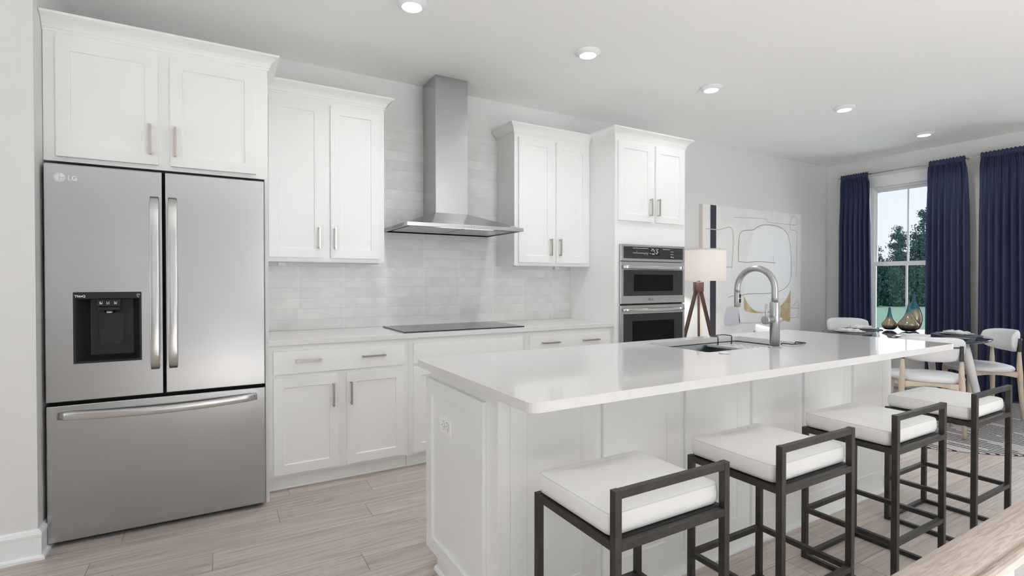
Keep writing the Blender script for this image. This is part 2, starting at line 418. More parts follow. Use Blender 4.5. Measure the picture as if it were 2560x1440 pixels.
def tube(bm, pts, rad, seg=10, mi=0, smooth=True, rect=None, up=None, cap=True):
    """sweep along pts; rad number or list; rect=(w,h) list for rectangular section with half sizes"""
    pts = [Vector(p) for p in pts]
    n = len(pts)
    rings = []
    prev = None
    for i, p in enumerate(pts):
        t = (pts[min(i + 1, n - 1)] - pts[max(i - 1, 0)]).normalized()
        if up is not None:
            s = Vector(up).cross(t)
            if s.length < 1e-5: s = t.orthogonal()
            s.normalize()
        elif prev is None:
            s = t.orthogonal().normalized()
        else:
            s = (prev - t * prev.dot(t)).normalized()
        prev = s
        u = t.cross(s)
        ring = []
        if rect is not None:
            w, h, rr = rect[i] if isinstance(rect, list) else rect
            for q in rrect(w, h, rr):
                ring.append(bm.verts.new(p + s * q[0] + u * q[1]))
        else:
            r = rad[i] if isinstance(rad, (list, tuple)) else rad
            for k in range(seg):
                a = 2 * PI * k / seg
                ring.append(bm.verts.new(p + s * (r * math.cos(a)) + u * (r * math.sin(a))))
        rings.append(ring)
    m = len(rings[0])
    for a, b_ in zip(rings[:-1], rings[1:]):
        for k in range(m):
            f = bm.faces.new([a[k], a[(k + 1) % m], b_[(k + 1) % m], b_[k]]); f.smooth = smooth; f.material_index = mi
    if cap:
        f = bm.faces.new(list(reversed(rings[0]))); f.material_index = mi
        f = bm.faces.new(rings[-1]); f.material_index = mi
    return rings

def rrect(w, h, r, n=4):
    """rounded rectangle outline with half sizes w,h"""
    r = min(r, w * 0.999, h * 0.999)
    out = []
    for cx, cy, a0 in ((w - r, h - r, 0), (-w + r, h - r, PI / 2), (-w + r, -h + r, PI), (w - r, -h + r, 1.5 * PI)):
        for k in range(n + 1):
            a = a0 + PI / 2 * k / n
            out.append((cx + r * math.cos(a), cy + r * math.sin(a)))
    return out

def prism(bm, outline, z0, z1, mi=0, f3=None):
    """extrude a 2-D outline (ccw); f3 maps (a,b,h) to a point"""
    f3 = f3 or (lambda a, b_, h: (a, b_, h))
    lo = [bm.verts.new(f3(a, b_, z0)) for a, b_ in outline]
    hi = [bm.verts.new(f3(a, b_, z1)) for a, b_ in outline]
    n = len(outline)
    for k in range(n):
        f = bm.faces.new([lo[k], lo[(k + 1) % n], hi[(k + 1) % n], hi[k]]); f.material_index = mi
    a = bm.faces.new(list(reversed(lo))); a.material_index = mi
    b2 = bm.faces.new(hi); b2.material_index = mi
    return lo, hi

ROOTLOC = {}
def obj(name, bm, m, parent=None, bevel=0, seg=2, autosmooth=None, origin=None):
    bmesh.ops.recalc_face_normals(bm, faces=bm.faces[:])
    loc = Vector((0, 0, 0))
    if parent is not None:
        loc = ROOTLOC.get(parent.name, Vector((0, 0, 0)))
    elif origin is not None:
        loc = Vector(origin)
    if loc.length > 0:
        bmesh.ops.translate(bm, verts=bm.verts[:], vec=-loc)
    me = bpy.data.meshes.new(name)
    bm.to_mesh(me); bm.free()
    for x in (m if isinstance(m, (list, tuple)) else [m]):
        me.materials.append(x)
    o = bpy.data.objects.new(name, me)
    C.objects.link(o)
    if parent is not None:
        o.parent = parent
        ROOTLOC[o.name] = loc
    elif origin is not None:
        o.location = loc
        ROOTLOC[o.name] = loc
    if bevel:
        md = o.modifiers.new('bevel', 'BEVEL'); md.width = bevel; md.segments = seg; md.limit_method = 'ANGLE'; md.angle_limit = math.radians(40)
        md.harden_normals = False
    return o

def tag(o, label, cat, group=None, kind=None):
    o['label'] = label; o['category'] = cat
    if group: o['group'] = group
    if kind: o['kind'] = kind
    return o

def thing(name, label, cat, loc=(0, 0, 0), group=None):
    o = bpy.data.objects.new(name, None)
    o.empty_display_size = 0.1
    C.objects.link(o); o.location = loc
    ROOTLOC[o.name] = Vector(loc)
    return tag(o, label, cat, group)

def struct(name, bm, m, label=None, bevel=0):
    o = obj(name, bm, m, bevel=bevel); o['kind'] = 'structure'
    if label: o['label'] = label
    return o

def dup(root, loc, rotz, label, group=None):
    r = root.copy(); C.objects.link(r); r.location = loc; r.rotation_euler = (0, 0, rotz)
    r['label'] = label
    if group: r['group'] = group
    for ch in list(root.children):
        c = ch.copy(); C.objects.link(c); c.parent = r
        for g in ch.children:
            d = g.copy(); C.objects.link(d); d.parent = c
    return r

def text_bm(s, size, spacing=1.0, extrude=0.0006, bold=0.0):
    cu = bpy.data.curves.new('lettering', 'FONT'); cu.body = s; cu.size = size; cu.extrude = extrude; cu.space_character = spacing
    cu.offset = bold
    o = bpy.data.objects.new('lettering', cu); C.objects.link(o)
    dg = bpy.context.evaluated_depsgraph_get(); dg.update()
    me = bpy.data.meshes.new_from_object(o.evaluated_get(dg))
    bm = B(); bm.from_mesh(me)
    bpy.data.objects.remove(o); bpy.data.curves.remove(cu); bpy.data.meshes.remove(me)
    return bm

def text_front(s, x, y, z, size, w=None, h=None, bold=0.0):
    """lettering facing -y with lower-left corner at x,z; scaled to width w and height h"""
    bm = text_bm(s, size, bold=bold)
    xs = [v.co.x for v in bm.verts]; ys = [v.co.y for v in bm.verts]
    x0, x1, y0, y1 = min(xs), max(xs), min(ys), max(ys)
    fx = (w / (x1 - x0)) if w else 1; fy = (h / (y1 - y0)) if h else 1
    for v in bm.verts:
        a, b_, c = v.co
        v.co = (x + (a - x0) * fx, y - c, z + (b_ - y0) * fy)
    return bm

def join(bm, other):
    me = bpy.data.meshes.new('tmp'); other.to_mesh(me); other.free(); bm.from_mesh(me); bpy.data.meshes.remove(me)

def xform(bm, M):
    bmesh.ops.transform(bm, matrix=M, verts=bm.verts[:])

# front-facing (towards -y) shaker door / drawer front
def shaker_bm(x0, x1, z0, z1, yf, th=0.02, fr=0.062, rec=0.009, M=None, flat=False):
    bm = B()
    def P(x, y, z):
        v = Vector((x, y, z)); return bm.verts.new(M @ v if M is not None else v)
    def ring(a0, a1, b0, b1, y):
        return [P(a0, y, b0), P(a1, y, b0), P(a1, y, b1), P(a0, y, b1)]
    o = ring(x0, x1, z0, z1, yf); k = ring(x0, x1, z0, z1, yf + th)
    rs = [k, o]
    if not flat:
        rs += [ring(x0 + fr, x1 - fr, z0 + fr, z1 - fr, yf), ring(x0 + fr + 0.002, x1 - fr - 0.002, z0 + fr + 0.002, z1 - fr - 0.002, yf + rec)]
    for a, b_ in zip(rs[:-1], rs[1:]):
        for i in range(4):
            j = (i + 1) % 4
            bm.faces.new([a[i], a[j], b_[j], b_[i]])
    bm.faces.new(rs[-1]); bm.faces.new(list(reversed(k)))
    return bm

def bar_handle_bm(p0, p1, out=(0, -1, 0), sec=0.0055, stand=0.030):
    """square bar pull between p0 and p1 standing off a front"""
    bm = B()
    p0, p1, out = Vector(p0), Vector(p1), Vector(out)
    d = (p1 - p0).normalized(); s = d.cross(out)
    def blk(c0, c1, hw):
        ax = (c1 - c0).normalized(); a = ax.orthogonal().normalized()
        if abs(ax.dot(d)) > 0.9: a = s
        else: a = d
        b2 = ax.cross(a)
        vs = [bm.verts.new(c + a * i * hw + b2 * j * hw) for c in (c0, c1) for i, j in ((-1, -1), (1, -1), (1, 1), (-1, 1))]
        for i in range(4):
            j = (i + 1) % 4
            bm.faces.new([vs[i], vs[j], vs[4 + j], vs[4 + i]])
        bm.faces.new(vs[:4]); bm.faces.new(vs[4:])
    blk(p0 + out * stand, p1 + out * stand, sec)
    for q in (p0 + d * 0.008, p1 - d * 0.008):
        blk(q, q + out * (stand - sec * 0.6), sec * 0.8)
    return bm

def door(parent, x0, x1, z0, z1, yf, handle=None, flat=False, fr=0.062, name='door', handles=()):
    d = obj(name, shaker_bm(x0, x1, z0, z1, yf, flat=flat, fr=fr), CAB, parent, bevel=0.0012)
    hs = list(handles) + ([handle] if handle else [])
    for (a, b_) in hs:
        obj('handle', bar_handle_bm((a[0], yf, a[1]), (b_[0], yf, b_[1])), NICKEL, d, bevel=0.0008)
    return d

CROWN = [(0.0, 0.0), (0.006, 0.0), (0.009, 0.008), (0.006, 0.014), (0.010, 0.016), (0.014, 0.026), (0.022, 0.040), (0.034, 0.052), (0.048, 0.061), (0.050, 0.064), (0.058, 0.066), (0.058, 0.078), (0.0, 0.078)]
def crown_bm(path, z, cuts=None):
    """sweep the crown profile along an XY path of the cabinet faces; outward is to the right of travel"""
    bm = B()
    n = len(path); rings = []
    for i, p in enumerate(path):
        p = Vector(p)
        d0 = (Vector(path[i]) - Vector(path[i - 1])).normalized() if i > 0 else None
        d1 = (Vector(path[i + 1]) - Vector(path[i])).normalized() if i < n - 1 else None
        def nr(d): return Vector((d.y, -d.x))
        if d0 is None: m = nr(d1)
        elif d1 is None: m = nr(d0)
        else:
            m = nr(d0) + nr(d1); m = m / m.dot(nr(d0))
        rings.append([bm.verts.new((p.x + m.x * o, p.y + m.y * o, z + h)) for o, h in CROWN])
    k = len(CROWN)
    for a, b_ in zip(rings[:-1], rings[1:]):
        for i in range(k):
            j = (i + 1) % k
            bm.faces.new([a[i], a[j], b_[j], b_[i]])
    bm.faces.new(rings[0]); bm.faces.new(rings[-1])
    return bm

# ------------------------------------------------------------------ dimensions
XR, YB, ZC = 7.272, 3.93, 2.83
XS, YS = -0.718, 3.088          # stub wall beside the refrigerator
X_FAR, Y_REAR = -3.4, -4.0

# ------------------------------------------------------------------ the setting
bm = B(); box(bm, X_FAR, XR + 0.15, Y_REAR - 0.15, YB + 0.15, -0.1, 0.0)
struct('floor', bm, FLOOR, 'light oak plank floor')
bm = B(); box(bm, X_FAR - 0.15, XR + 0.15, Y_REAR - 0.15, YB + 0.15, ZC, ZC + 0.1)
struct('ceiling', bm, CEIL, 'smooth pale grey painted ceiling')
bm = B(); box(bm, X_FAR - 0.15, XR + 0.15, YB + 0.0012, YB + 0.15, 0, ZC)
struct('wall_back', bm, WALL, 'white painted wall behind the cabinets and painting')
bm = B(); box(bm, X_FAR, XS, YS, YB, 0, ZC)
struct('wall_left', bm, WALL, 'pale grey wall end beside the refrigerator')
bm = B(); box(bm, X_FAR - 0.15, X_FAR, Y_REAR - 0.15, YB + 0.15, 0, ZC)
struct('wall_side', bm, WALL)
# unseen rear wall; openings added and placed for daylight and steel reflections
bm = B()
Z0, Z1 = 0.15, 2.5
segs = [(X_FAR, -1.32), (-0.80, 1.25), (3.95, XR + 0.15)]
for a, b_ in segs: box(bm, a, b_, Y_REAR - 0.15, Y_REAR, 0, ZC)
for a, b_ in ((-1.32, -0.80), (1.25, 3.95)):
    box(bm, a, b_, Y_REAR - 0.15, Y_REAR, 0, Z0); box(bm, a, b_, Y_REAR - 0.15, Y_REAR, Z1, ZC)
struct('wall_rear', bm, WALL)
# right wall with two window openings
WINS = [(2.63, 3.395), (1.20, 1.965)]
WZ0, WZ1 = 0.42, 2.462
bm = B()
ys = [Y_REAR] + [v for w in sorted(WINS) for v in w] + [YB]
for i in range(0, len(ys), 2): box(bm, XR, XR + 0.15, ys[i], ys[i + 1], 0, ZC)
for a, b_ in WINS:
    box(bm, XR, XR + 0.15, a, b_, 0, WZ0); box(bm, XR, XR + 0.15, a, b_, WZ1, ZC)
struct('wall_right', bm, WALL, 'white painted wall with the dining window and navy curtains')

for wi, (a, b_) in enumerate(WINS):
    bm = B()
    # frame
    xf0, xf1 = XR + 0.045, XR + 0.12
    fw = 0.03
    box(bm, xf0, xf1, a, a + fw, WZ0, WZ1); box(bm, xf0, xf1, b_ - fw, b_, WZ0, WZ1)
    box(bm, xf0, xf1, a + fw, b_ - fw, WZ1 - fw, WZ1); box(bm, xf0, xf1, a + fw, b_ - fw, WZ0, WZ0 + fw)
    win = obj('window_%d' % (wi + 1), bm, TRIM, bevel=0.002); win['kind'] = 'structure'
    win['label'] = 'white double-hung window above the lawn' if wi == 0 else 'white double-hung window at the far right'
    mid = (a + b_) / 2
    def sash(z0, z1, x0, x1, top):
        s = B(); st = 0.018
        y0, y1 = a + fw, b_ - fw
        box(s, x0, x1, y0, y0 + st, z0, z1); box(s, x0, x1, y1 - st, y1, z0, z1)
        box(s, x0, x1, y0 + st, y1 - st, z1 - (0.035 if top else 0.052), z1); box(s, x0, x1, y0 + st, y1 - st, z0, z0 + (0.045 if top else 0.05))
        box(s, x0 + 0.004, x1 - 0.004, mid - 0.010, mid + 0.010, z0 + 0.03, z1 - 0.03)
        o = obj('window_sash', s, TRIM, win, bevel=0.0015)
        g = B(); box(g, (x0 + x1) / 2 - 0.002, (x0 + x1) / 2 + 0.002, y0 + st, y1 - st, z0 + 0.03, z1 - 0.03)
        obj('window_pane', g, GLASS, o)
    sash(1.462, WZ1 - fw, XR + 0.085, XR + 0.110, True)
    sash(WZ0 + fw, 1.512, XR + 0.055, XR + 0.080, False)
    # interior casing
    bm = B()
    box(bm, XR - 0.018, XR, a - 0.085, a, WZ0 - 0.02, WZ1); box(bm, XR - 0.018, XR, b_, b_ + 0.085, WZ0 - 0.02, WZ1)
    box(bm, XR - 0.020, XR, a - 0.095, b_ + 0.095, WZ1, WZ1 + 0.135); box(bm, XR - 0.028, XR, a - 0.10, b_ + 0.10, WZ1 - 0.004, WZ1 + 0.014)
    o = obj('window_casing', bm, TRIM, win, bevel=0.002)
    bm = B(); box(bm, XR - 0.045, XR + 0.045, a - 0.11, b_ + 0.11, WZ0 - 0.03, WZ0)
    obj('window_sill', bm, TRIM, win, bevel=0.004)

def baseboard_profile(bm, p0, p1, out, h=0.135, t=0.015):
    """board with rounded cap and shoe along p0->p1, sticking out along 'out'"""
    prof = [(0, 0), (0.028, 0), (0.028, 0.012), (0.024, 0.018), (t, 0.020), (t, h - 0.034), (t + 0.002, h - 0.032), (t + 0.003, h - 0.02), (t - 0.002, h - 0.006), (0.003, h), (0, h)]
    rings = []
    for p, ext in ((p0, -1), (p1, 1)):
        rings.append([bm.verts.new((p[0] + out[0] * o, p[1] + out[1] * o, z)) for o, z in prof])
    n = len(prof)
    for i in range(n):
        j = (i + 1) % n
        bm.faces.new([rings[0][i], rings[0][j], rings[1][j], rings[1][i]])
    bm.faces.new(rings[0]); bm.faces.new(rings[1])

def baseboard_corner(bm, path, h=0.135, t=0.015):
    prof = [(0, 0), (0.028, 0), (0.028, 0.012), (0.024, 0.018), (t, 0.020), (t, h - 0.034), (t + 0.002, h - 0.032), (t + 0.003, h - 0.02), (t - 0.002, h - 0.006), (0.003, h), (0, h)]
    rings = []
    n = len(path)
    for i, p in enumerate(path):
        p = Vector(p)
        nr = lambda d: Vector((d.y, -d.x))
        d0 = (p - Vector(path[i - 1])).normalized() if i > 0 else None
        d1 = (Vector(path[i + 1]) - p).normalized() if i < n - 1 else None
        if d0 is None: m = nr(d1)
        elif d1 is None: m = nr(d0)
        else:
            m = nr(d0) + nr(d1); m = m / m.dot(nr(d0))
        rings.append([bm.verts.new((p.x + m.x * o, p.y + m.y * o, z)) for o, z in prof])
    k = len(prof)
    for a, b_ in zip(rings[:-1], rings[1:]):
        for i in range(k):
            j = (i + 1) % k
            bm.faces.new([a[i], a[j], b_[j], b_[i]])
    bm.faces.new(rings[0]); bm.faces.new(rings[-1])

bm = B(); baseboard_corner(bm, [(X_FAR, YS), (XS, YS), (XS, YB)])
struct('baseboard_left', bm, TRIM, 'white baseboard round the wall end beside the refrigerator')
bm = B(); baseboard_profile(bm, (3.74, YB), (XR, YB), (0, -1))
struct('baseboard_back', bm, TRIM, 'white baseboard below the painting')
bm = B(); baseboard_profile(bm, (XR, YB - 0.03), (XR, Y_REAR), (-1, 0))
struct('baseboard_right', bm, TRIM, 'white baseboard below the dining windows')

# ------------------------------------------------------------------ backsplash
bm = B(); box(bm, 0.2515, 2.8925, YB - 0.010, YB, 0.9145, 2.482)
tag(obj('backsplash', bm, TILE), 'pale stacked ceramic tile backsplash behind the cooktop and hood', 'backsplash')

# ------------------------------------------------------------------ refrigerator
FX0, FX1, FY = -0.703, 0.226, 3.16
fr = thing('refrigerator', 'large stainless steel french-door refrigerator with water dispenser', 'refrigerator', (-0.24, 3.5, 0))
bm = B(); box(bm, FX0 + 0.006, FX1 - 0.006, FY + 0.075, YB - 0.03, 0.02, 1.812)
obj('case', bm, GAP, fr, bevel=0.003)
for x in (FX0 + 0.05, FX1 - 0.1):
    bm = B(); box(bm, x, x + 0.05, FY + 0.15, FY + 0.2, 0.0, 0.03)
    obj('foot', bm, GAP, fr)
# left door with recess opening
def door_with_hole(x0, x1, z0, z1, y0, y1, hx0, hx1, hz0, hz1):
    bm = B()
    def ring(a, b_, c, d, y): return [bm.verts.new(p) for p in ((a, y, c), (b_, y, c), (b_, y, d), (a, y, d))]
    o, i, i2, o2 = ring(x0, x1, z0, z1, y0), ring(hx0, hx1, hz0, hz1, y0), ring(hx0, hx1, hz0, hz1, y1), ring(x0, x1, z0, z1, y1)
    rs = [o, i, i2, o2, o]
    for a, b_ in zip(rs[:-1], rs[1:]):
        for k in range(4):
            j = (k + 1) % 4
            bm.faces.new([a[k], a[j], b_[j], b_[k]])
    return bm
DX0, DX1, DZ0, DZ1 = -0.601, -0.334, 0.868, 1.211
dl = obj('door', door_with_hole(FX0, -0.246, 0.691, 1.821, FY, FY + 0.07, DX0 + 0.004, DX1 - 0.004, DZ0 + 0.004, DZ1 - 0.004), STEEL, fr, bevel=0.004)
bm = B(); box(bm, -0.233, FX1, FY, FY + 0.07, 0.691, 1.821)
dr = obj('door', bm, STEEL, fr, bevel=0.004)
bm = B(); box(bm, FX0, FX1, FY, FY + 0.07, 0.024, 0.673)
dz = obj('freezer_drawer', bm, STEEL, fr, bevel=0.004)
def bow_handle(x0, z0, x1, z1, vertical, w=0.020, out=0.052, mid=0.0):
    bm = B(); n = 24; pts = []; rects = []
    for i in range(n + 1):
        t = i / n; s = math.sin(PI * t) ** 0.5 if 0 < t < 1 else 0.0
        y = FY - 0.012 - (out - 0.030) * s
        pts.append((x0 + (x1 - x0) * t, y, z0 + (z1 - z0) * t - mid * math.sin(PI * t)))
        rects.append((0.0135 if 0 < i < n else 0.011, w * (1.0 if 0 < i < n else 0.9), 0.0045))
    tube(bm, pts, 0, rect=rects, up=((1, 0, 0) if vertical else (0, 0, 1)))
    return bm
obj('handle', bow_handle(-0.277, 0.822, -0.277, 1.690, True), CHROME, dl)
obj('handle', bow_handle(-0.200, 0.822, -0.200, 1.690, True), CHROME, dr)
obj('handle', bow_handle(-0.655, 0.628, 0.182, 0.628, False, w=0.0185, mid=0.014), CHROME, dz)
# dispenser
bm = B()
def ringd(a, b_, c, d, y): return [bm.verts.new(p) for p in ((a, y, c), (b_, y, c), (b_, y, d), (a, y, d))]
r0 = ringd(DX0, DX1, DZ0, DZ1, FY + 0.02); r1 = ringd(DX0, DX1, DZ0, DZ1, FY - 0.004)
r2 = ringd(DX0 + 0.009, DX1 - 0.009, DZ0 + 0.010, DZ1 - 0.032, FY - 0.004)
r3 = ringd(DX0 + 0.056, DX1 - 0.040, DZ0 + 0.032, DZ1 - 0.034, FY + 0.062)
for a, b_ in ((r0, r1), (r1, r2), (r2, r3)):
    for k in range(4):
        j = (k + 1) % 4; bm.faces.new([a[k], a[j], b_[j], b_[k]])
bm.faces.new(r3)
obj('dispenser_housing', bm, BLKPL, dl, bevel=0.002)
bm = B(); box(bm, -0.512, -0.420, FY + 0.010, FY + 0.062, 1.140, 1.178); box(bm, -0.508, -0.424, FY + 0.016, FY + 0.062, 1.122, 1.139)
lathe(bm, [(0.022, 0), (0.022, 0.012)], (-0.466, FY + 0.035, 1.111), 16)
obj('dispenser_nozzle', bm, BLKDK, dl, bevel=0.002)
bm = B(); lathe(bm, [(0.019, 0), (0.019, 0.007)], (-0.466, FY + 0.030, 1.108), 16)
obj('nozzle_ring', bm, CHROME, dl)
bm = B(); prism(bm, rrect(0.050, 0.082, 0.012), FY + 0.052, FY + 0.063, f3=lambda a, b_, h: (-0.462 + a, h, 1.030 + b_))
obj('dispenser_paddle_surround', bm, BLKDK, dl)
bm = B(); prism(bm, rrect(0.048, 0.080, 0.011), FY + 0.047, FY + 0.060, f3=lambda a, b_, h: (-0.462 + a, h, 1.030 + b_))
obj('dispenser_paddle', bm, BLKPL, dl, bevel=0.001)
bm = text_front('ThinQ', -0.595, FY - 0.0042, 1.1855, 0.02, 0.041, 0.013, bold=0.0006)
obj('dispenser_lettering', bm, WHITEPR, dl)
# small cup icons on the nozzle and a badge at the right
bm = B()
for ix, fill in ((-0.497, 1), (-0.470, 0), (-0.440, 1)):
    yy = FY + 0.0095
    box(bm, ix - 0.0052, ix - 0.0040, yy - 0.0006, yy, 1.153, 1.166); box(bm, ix + 0.0040, ix + 0.0052, yy - 0.0006, yy, 1.153, 1.166)
    box(bm, ix - 0.0046, ix + 0.0046, yy - 0.0006, yy, 1.152, 1.1535)
    if fill:
        box(bm, ix - 0.003, ix + 0.003, yy - 0.0006, yy, 1.155, 1.158); box(bm, ix - 0.003, ix + 0.0, yy - 0.0006, yy, 1.160, 1.163)
    else:
        box(bm, ix - 0.003, ix + 0.003, yy - 0.0006, yy, 1.158, 1.1592)
obj('cup_icon_print', bm, WHITEPR, dl)
bm = B()
bx, bz, by = -0.347, 1.1955, FY - 0.0042
for a in ((-0.006, 0.006, 0.0045, 0.006), (-0.006, -0.0045, -0.005, 0.006), (0.0045, 0.006, -0.001, 0.006), (-0.006, 0.001, -0.005, -0.0037), (-0.002, 0.002, 0.0, 0.002), (-0.004, 0.004, -0.0085, -0.0075), (-0.003, 0.003, -0.0115, -0.0108)):
    box(bm, bx + a[0], bx + a[1], by - 0.0006, by, bz + a[2], bz + a[3])
obj('corner_badge_print', bm, WHITEPR, dl)
# round badge and letters
def badge(cx, cy, cz, r, size_txt, tx, tw, th, scale=1.0, two=True):
    bm = B()
    # outer ring with an opening at the right top, inner disc with cut lines done as separate solids
    seg = 48
    def arc(r0, r1, a0, a1, n=40):
        q = [(cx + r0 * math.cos(a0 + (a1 - a0) * k / n), cz + r0 * math.sin(a0 + (a1 - a0) * k / n)) for k in range(n + 1)]
        q += [(cx + r1 * math.cos(a1 + (a0 - a1) * k / n), cz + r1 * math.sin(a1 + (a0 - a1) * k / n)) for k in range(n + 1)]
        prism(bm, q, cy - 0.0008, cy, f3=lambda a, b_, h: (a, h, b_))
    arc(r, r * 0.84, math.radians(80), math.radians(360), 40)
    # inner face: quadrants leaving the letter strokes open
    def poly(pts): prism(bm, [(cx + a * r, cz + b_ * r) for a, b_ in pts], cy - 0.0008, cy, f3=lambda a, b_, h: (a, h, b_))
    def pie(a0, a1, n=14): return [(0.76 * math.cos(math.radians(a0 + (a1 - a0) * k / n)), 0.76 * math.sin(math.radians(a0 + (a1 - a0) * k / n))) for k in range(n + 1)]
    poly([(-0.04, 0.42)] + [(-0.04, 0.76)] + pie(96, 200) + [(-0.04, -0.26)])                # left cheek
    poly([(-0.04, -0.26)] + pie(200, 300) + [(0.38, -0.54), (-0.04, -0.54)])                 # chin
    poly([(0.06, -0.42), (0.22, -0.42), (0.22, -0.34), (0.06, -0.34)])
    poly([(0.06, -0.30)] + [(0.38, -0.50)] + pie(310, 350) + [(0.06, -0.1)])                 # lower right
    poly([(0.06, 0.02)] + [(0.98, 0.02)] + [(0.98 * math.cos(math.radians(a)), 0.98 * math.sin(math.radians(a))) for a in range(6, 79, 6)] + [(0.06, 0.98 * math.sin(math.radians(78)))])   # upper right
    t = text_front('LG', tx, cy, cz - th / 2, 0.03, tw, th, bold=0.0008)
    join(bm, t)
    return bm
obj('logo', badge(-0.6465, FY - 0.0002, 1.7565, 0.0215, 0.03, -0.6155, 0.034, 0.024), WHITEPR, dl)

# ------------------------------------------------------------------ cabinet over the refrigerator
cf = thing('refrigerator_cabinet', 'white shaker cabinet above the refrigerator with crown and tall side panel', 'cabinet', (-0.23, 3.57, 0))
FCY = 3.218
UY_CROWN = 3.562
bm = B(); box(bm, -0.716, 0.250, FCY, YB, 1.842, 2.53)
obj('body', bm, CAB, cf, bevel=0.0015)
bm = B(); box(bm, 0.232, 0.250, FCY, YB, 0, 1.842)
obj('side_panel', bm, CAB, cf)
bm = crown_bm([(-0.716, FCY), (0.250, FCY), (0.250, UY_CROWN)], 2.458)
obj('crown_molding', bm, CAB, cf)
door(cf, -0.667, -0.264, 1.864, 2.429, FCY - 0.02, ((-0.296, 1.912), (-0.296, 2.064)), fr=0.055)
door(cf, -0.212, 0.189, 1.864, 2.429, FCY - 0.02, ((-0.189, 1.912), (-0.189, 2.064)), fr=0.055)

# ------------------------------------------------------------------ wall cabinets
UY = 3.622
uc = thing('upper_cabinet', 'white two-door wall cabinet left of the range hood', 'cabinet', (0.64, 3.78, 1.393))
bm = B(); box(bm, 0.2515, 1.033, UY, YB - 0.0115, 1.40, 2.56); box(bm, 0.251, 1.033, UY, UY + 0.02, 1.393, 1.40)
obj('body', bm, CAB, uc, bevel=0.0015)
obj('crown_molding', crown_bm([(0.252, UY), (1.033, UY), (1.033, YB - 0.0115)], 2.483), CAB, uc)
door(uc, 0.284, 0.617, 1.421, 2.45, UY - 0.02, ((0.588, 1.482), (0.588, 1.626)), fr=0.057)
door(uc, 0.664, 0.993, 1.421, 2.45, UY - 0.02, ((0.690, 1.482), (0.690, 1.626)), fr=0.057)
bm = B(); box(bm, 0.28, 1.0, UY + 0.03, UY + 0.07, 1.386, 1.40); box(bm, 0.34, 0.385, UY + 0.022, UY + 0.06, 1.366, 1.40)
obj('under_cabinet_light', bm, LIGHTP, uc, bevel=0.002)

ur = thing('upper_cabinet', 'white two-door wall cabinet right of the range hood', 'cabinet', (2.5, 3.78, 1.393))
bm = B(); box(bm, 2.110, 2.892, UY, YB - 0.0115, 1.40, 2.56); box(bm, 2.110, 2.892, UY, UY + 0.02, 1.393, 1.40)
obj('body', bm, CAB, ur, bevel=0.0015)
obj('crown_molding', crown_bm([(2.110, YB - 0.0115), (2.110, UY), (2.892, UY)], 2.478), CAB, ur)
door(ur, 2.144, 2.480, 1.421, 2.45, UY - 0.02, ((2.452, 1.480), (2.452, 1.624)), fr=0.057)
door(ur, 2.517, 2.855, 1.421, 2.45, UY - 0.02, ((2.546, 1.480), (2.546, 1.624)), fr=0.057)
bm = B(); box(bm, 2.14, 2.86, UY + 0.03, UY + 0.07, 1.386, 1.40); box(bm, 2.53, 2.575, UY + 0.022, UY + 0.06, 1.366, 1.40)
obj('under_cabinet_light', bm, LIGHTP, ur, bevel=0.002)

# ------------------------------------------------------------------ oven tower
OY = 3.288
oc = thing('oven_cabinet', 'tall white oven tower cabinet with two doors above the ovens', 'cabinet', (3.31, 3.6, 0))
OX0, OX1 = 2.894, 3.735
HX0, HX1, HZ0, HZ1 = 2.950, 3.705, 0.36, 1.572
bm = B()
box(bm, OX0, HX0, OY, YB, 0.0, 2.55); box(bm, HX1, OX1, OY, YB, 0.0, 2.55)
box(bm, HX0, HX1, OY, YB, HZ1, 2.55); box(bm, HX0, HX1, OY, YB, 0.1, HZ0); box(bm, HX0, HX1, YB - 0.05, YB, HZ0, HZ1)
obj('body', bm, CAB, oc)
bm = B(); box(bm, HX0, HX1, OY + 0.06, OY + 0.08, 0, 0.1)
obj('toe_kick', bm, CAB, oc)
obj('crown_molding', crown_bm([(OX0, UY_CROWN), (OX0, OY), (OX1, OY), (OX1, YB)], 2.478), CAB, oc)
door(oc, 2.918, 3.310, 1.780, 2.452, OY - 0.02, ((3.276, 1.832), (3.276, 1.982)), fr=0.06)
door(oc, 3.349, 3.703, 1.780, 2.452, OY - 0.02, ((3.368, 1.834), (3.368, 1.984)), fr=0.06)
door(oc, 2.950, 3.700, 0.125, 0.34, OY - 0.02, name='drawer', flat=True)

ov = thing('wall_oven', 'stainless built-in double wall oven with black glass doors', 'oven', (3.33, 3.55, 0.37))
VY = OY - 0.020
VX0, VX1 = 2.941, 3.714
bm = B(); box(bm, HX0 + 0.004, HX1 - 0.004, OY + 0.004, YB - 0.08, HZ0 + 0.01, HZ1 - 0.01)
obj('case', bm, GAP, ov)
bm = B(); box(bm, VX0, VX1, VY, OY - 0.0005, 1.436, 1.580)
cp = obj('control_panel', bm, STEEL, ov, bevel=0.002)
bm = B(); box(bm, 2.974, 3.686, VY - 0.002, VY + 0.003, 1.459, 1.561)
obj('panel_glass', bm, OVGL, cp)
bm = B(); box(bm, 3.268, 3.392, VY - 0.003, VY, 1.489, 1.555)
obj('display_screen', bm, BLKDK, cp)
bm = B()
yy = VY - 0.0035
random.seed(3)
for (x, z, w, h) in ((3.30, 1.541, .02, .006), (3.285, 1.530, .02, .004), (3.318, 1.527, .012, .008), (3.346, 1.543, .012, .005), (3.365, 1.543, .01, .006), (3.35, 1.53, .018, .005), (3.36, 1.516, .014, .007), (3.345, 1.504, .02, .006), (3.30, 1.500, .03, .006), (3.275, 1.505, .01, .004), (3.33, 1.514, .006, .006)):
    box(bm, x, x + w, yy, VY - 0.003, z, z + h)
obj('display_print', bm, WHITEPR, cp)
bm = B()
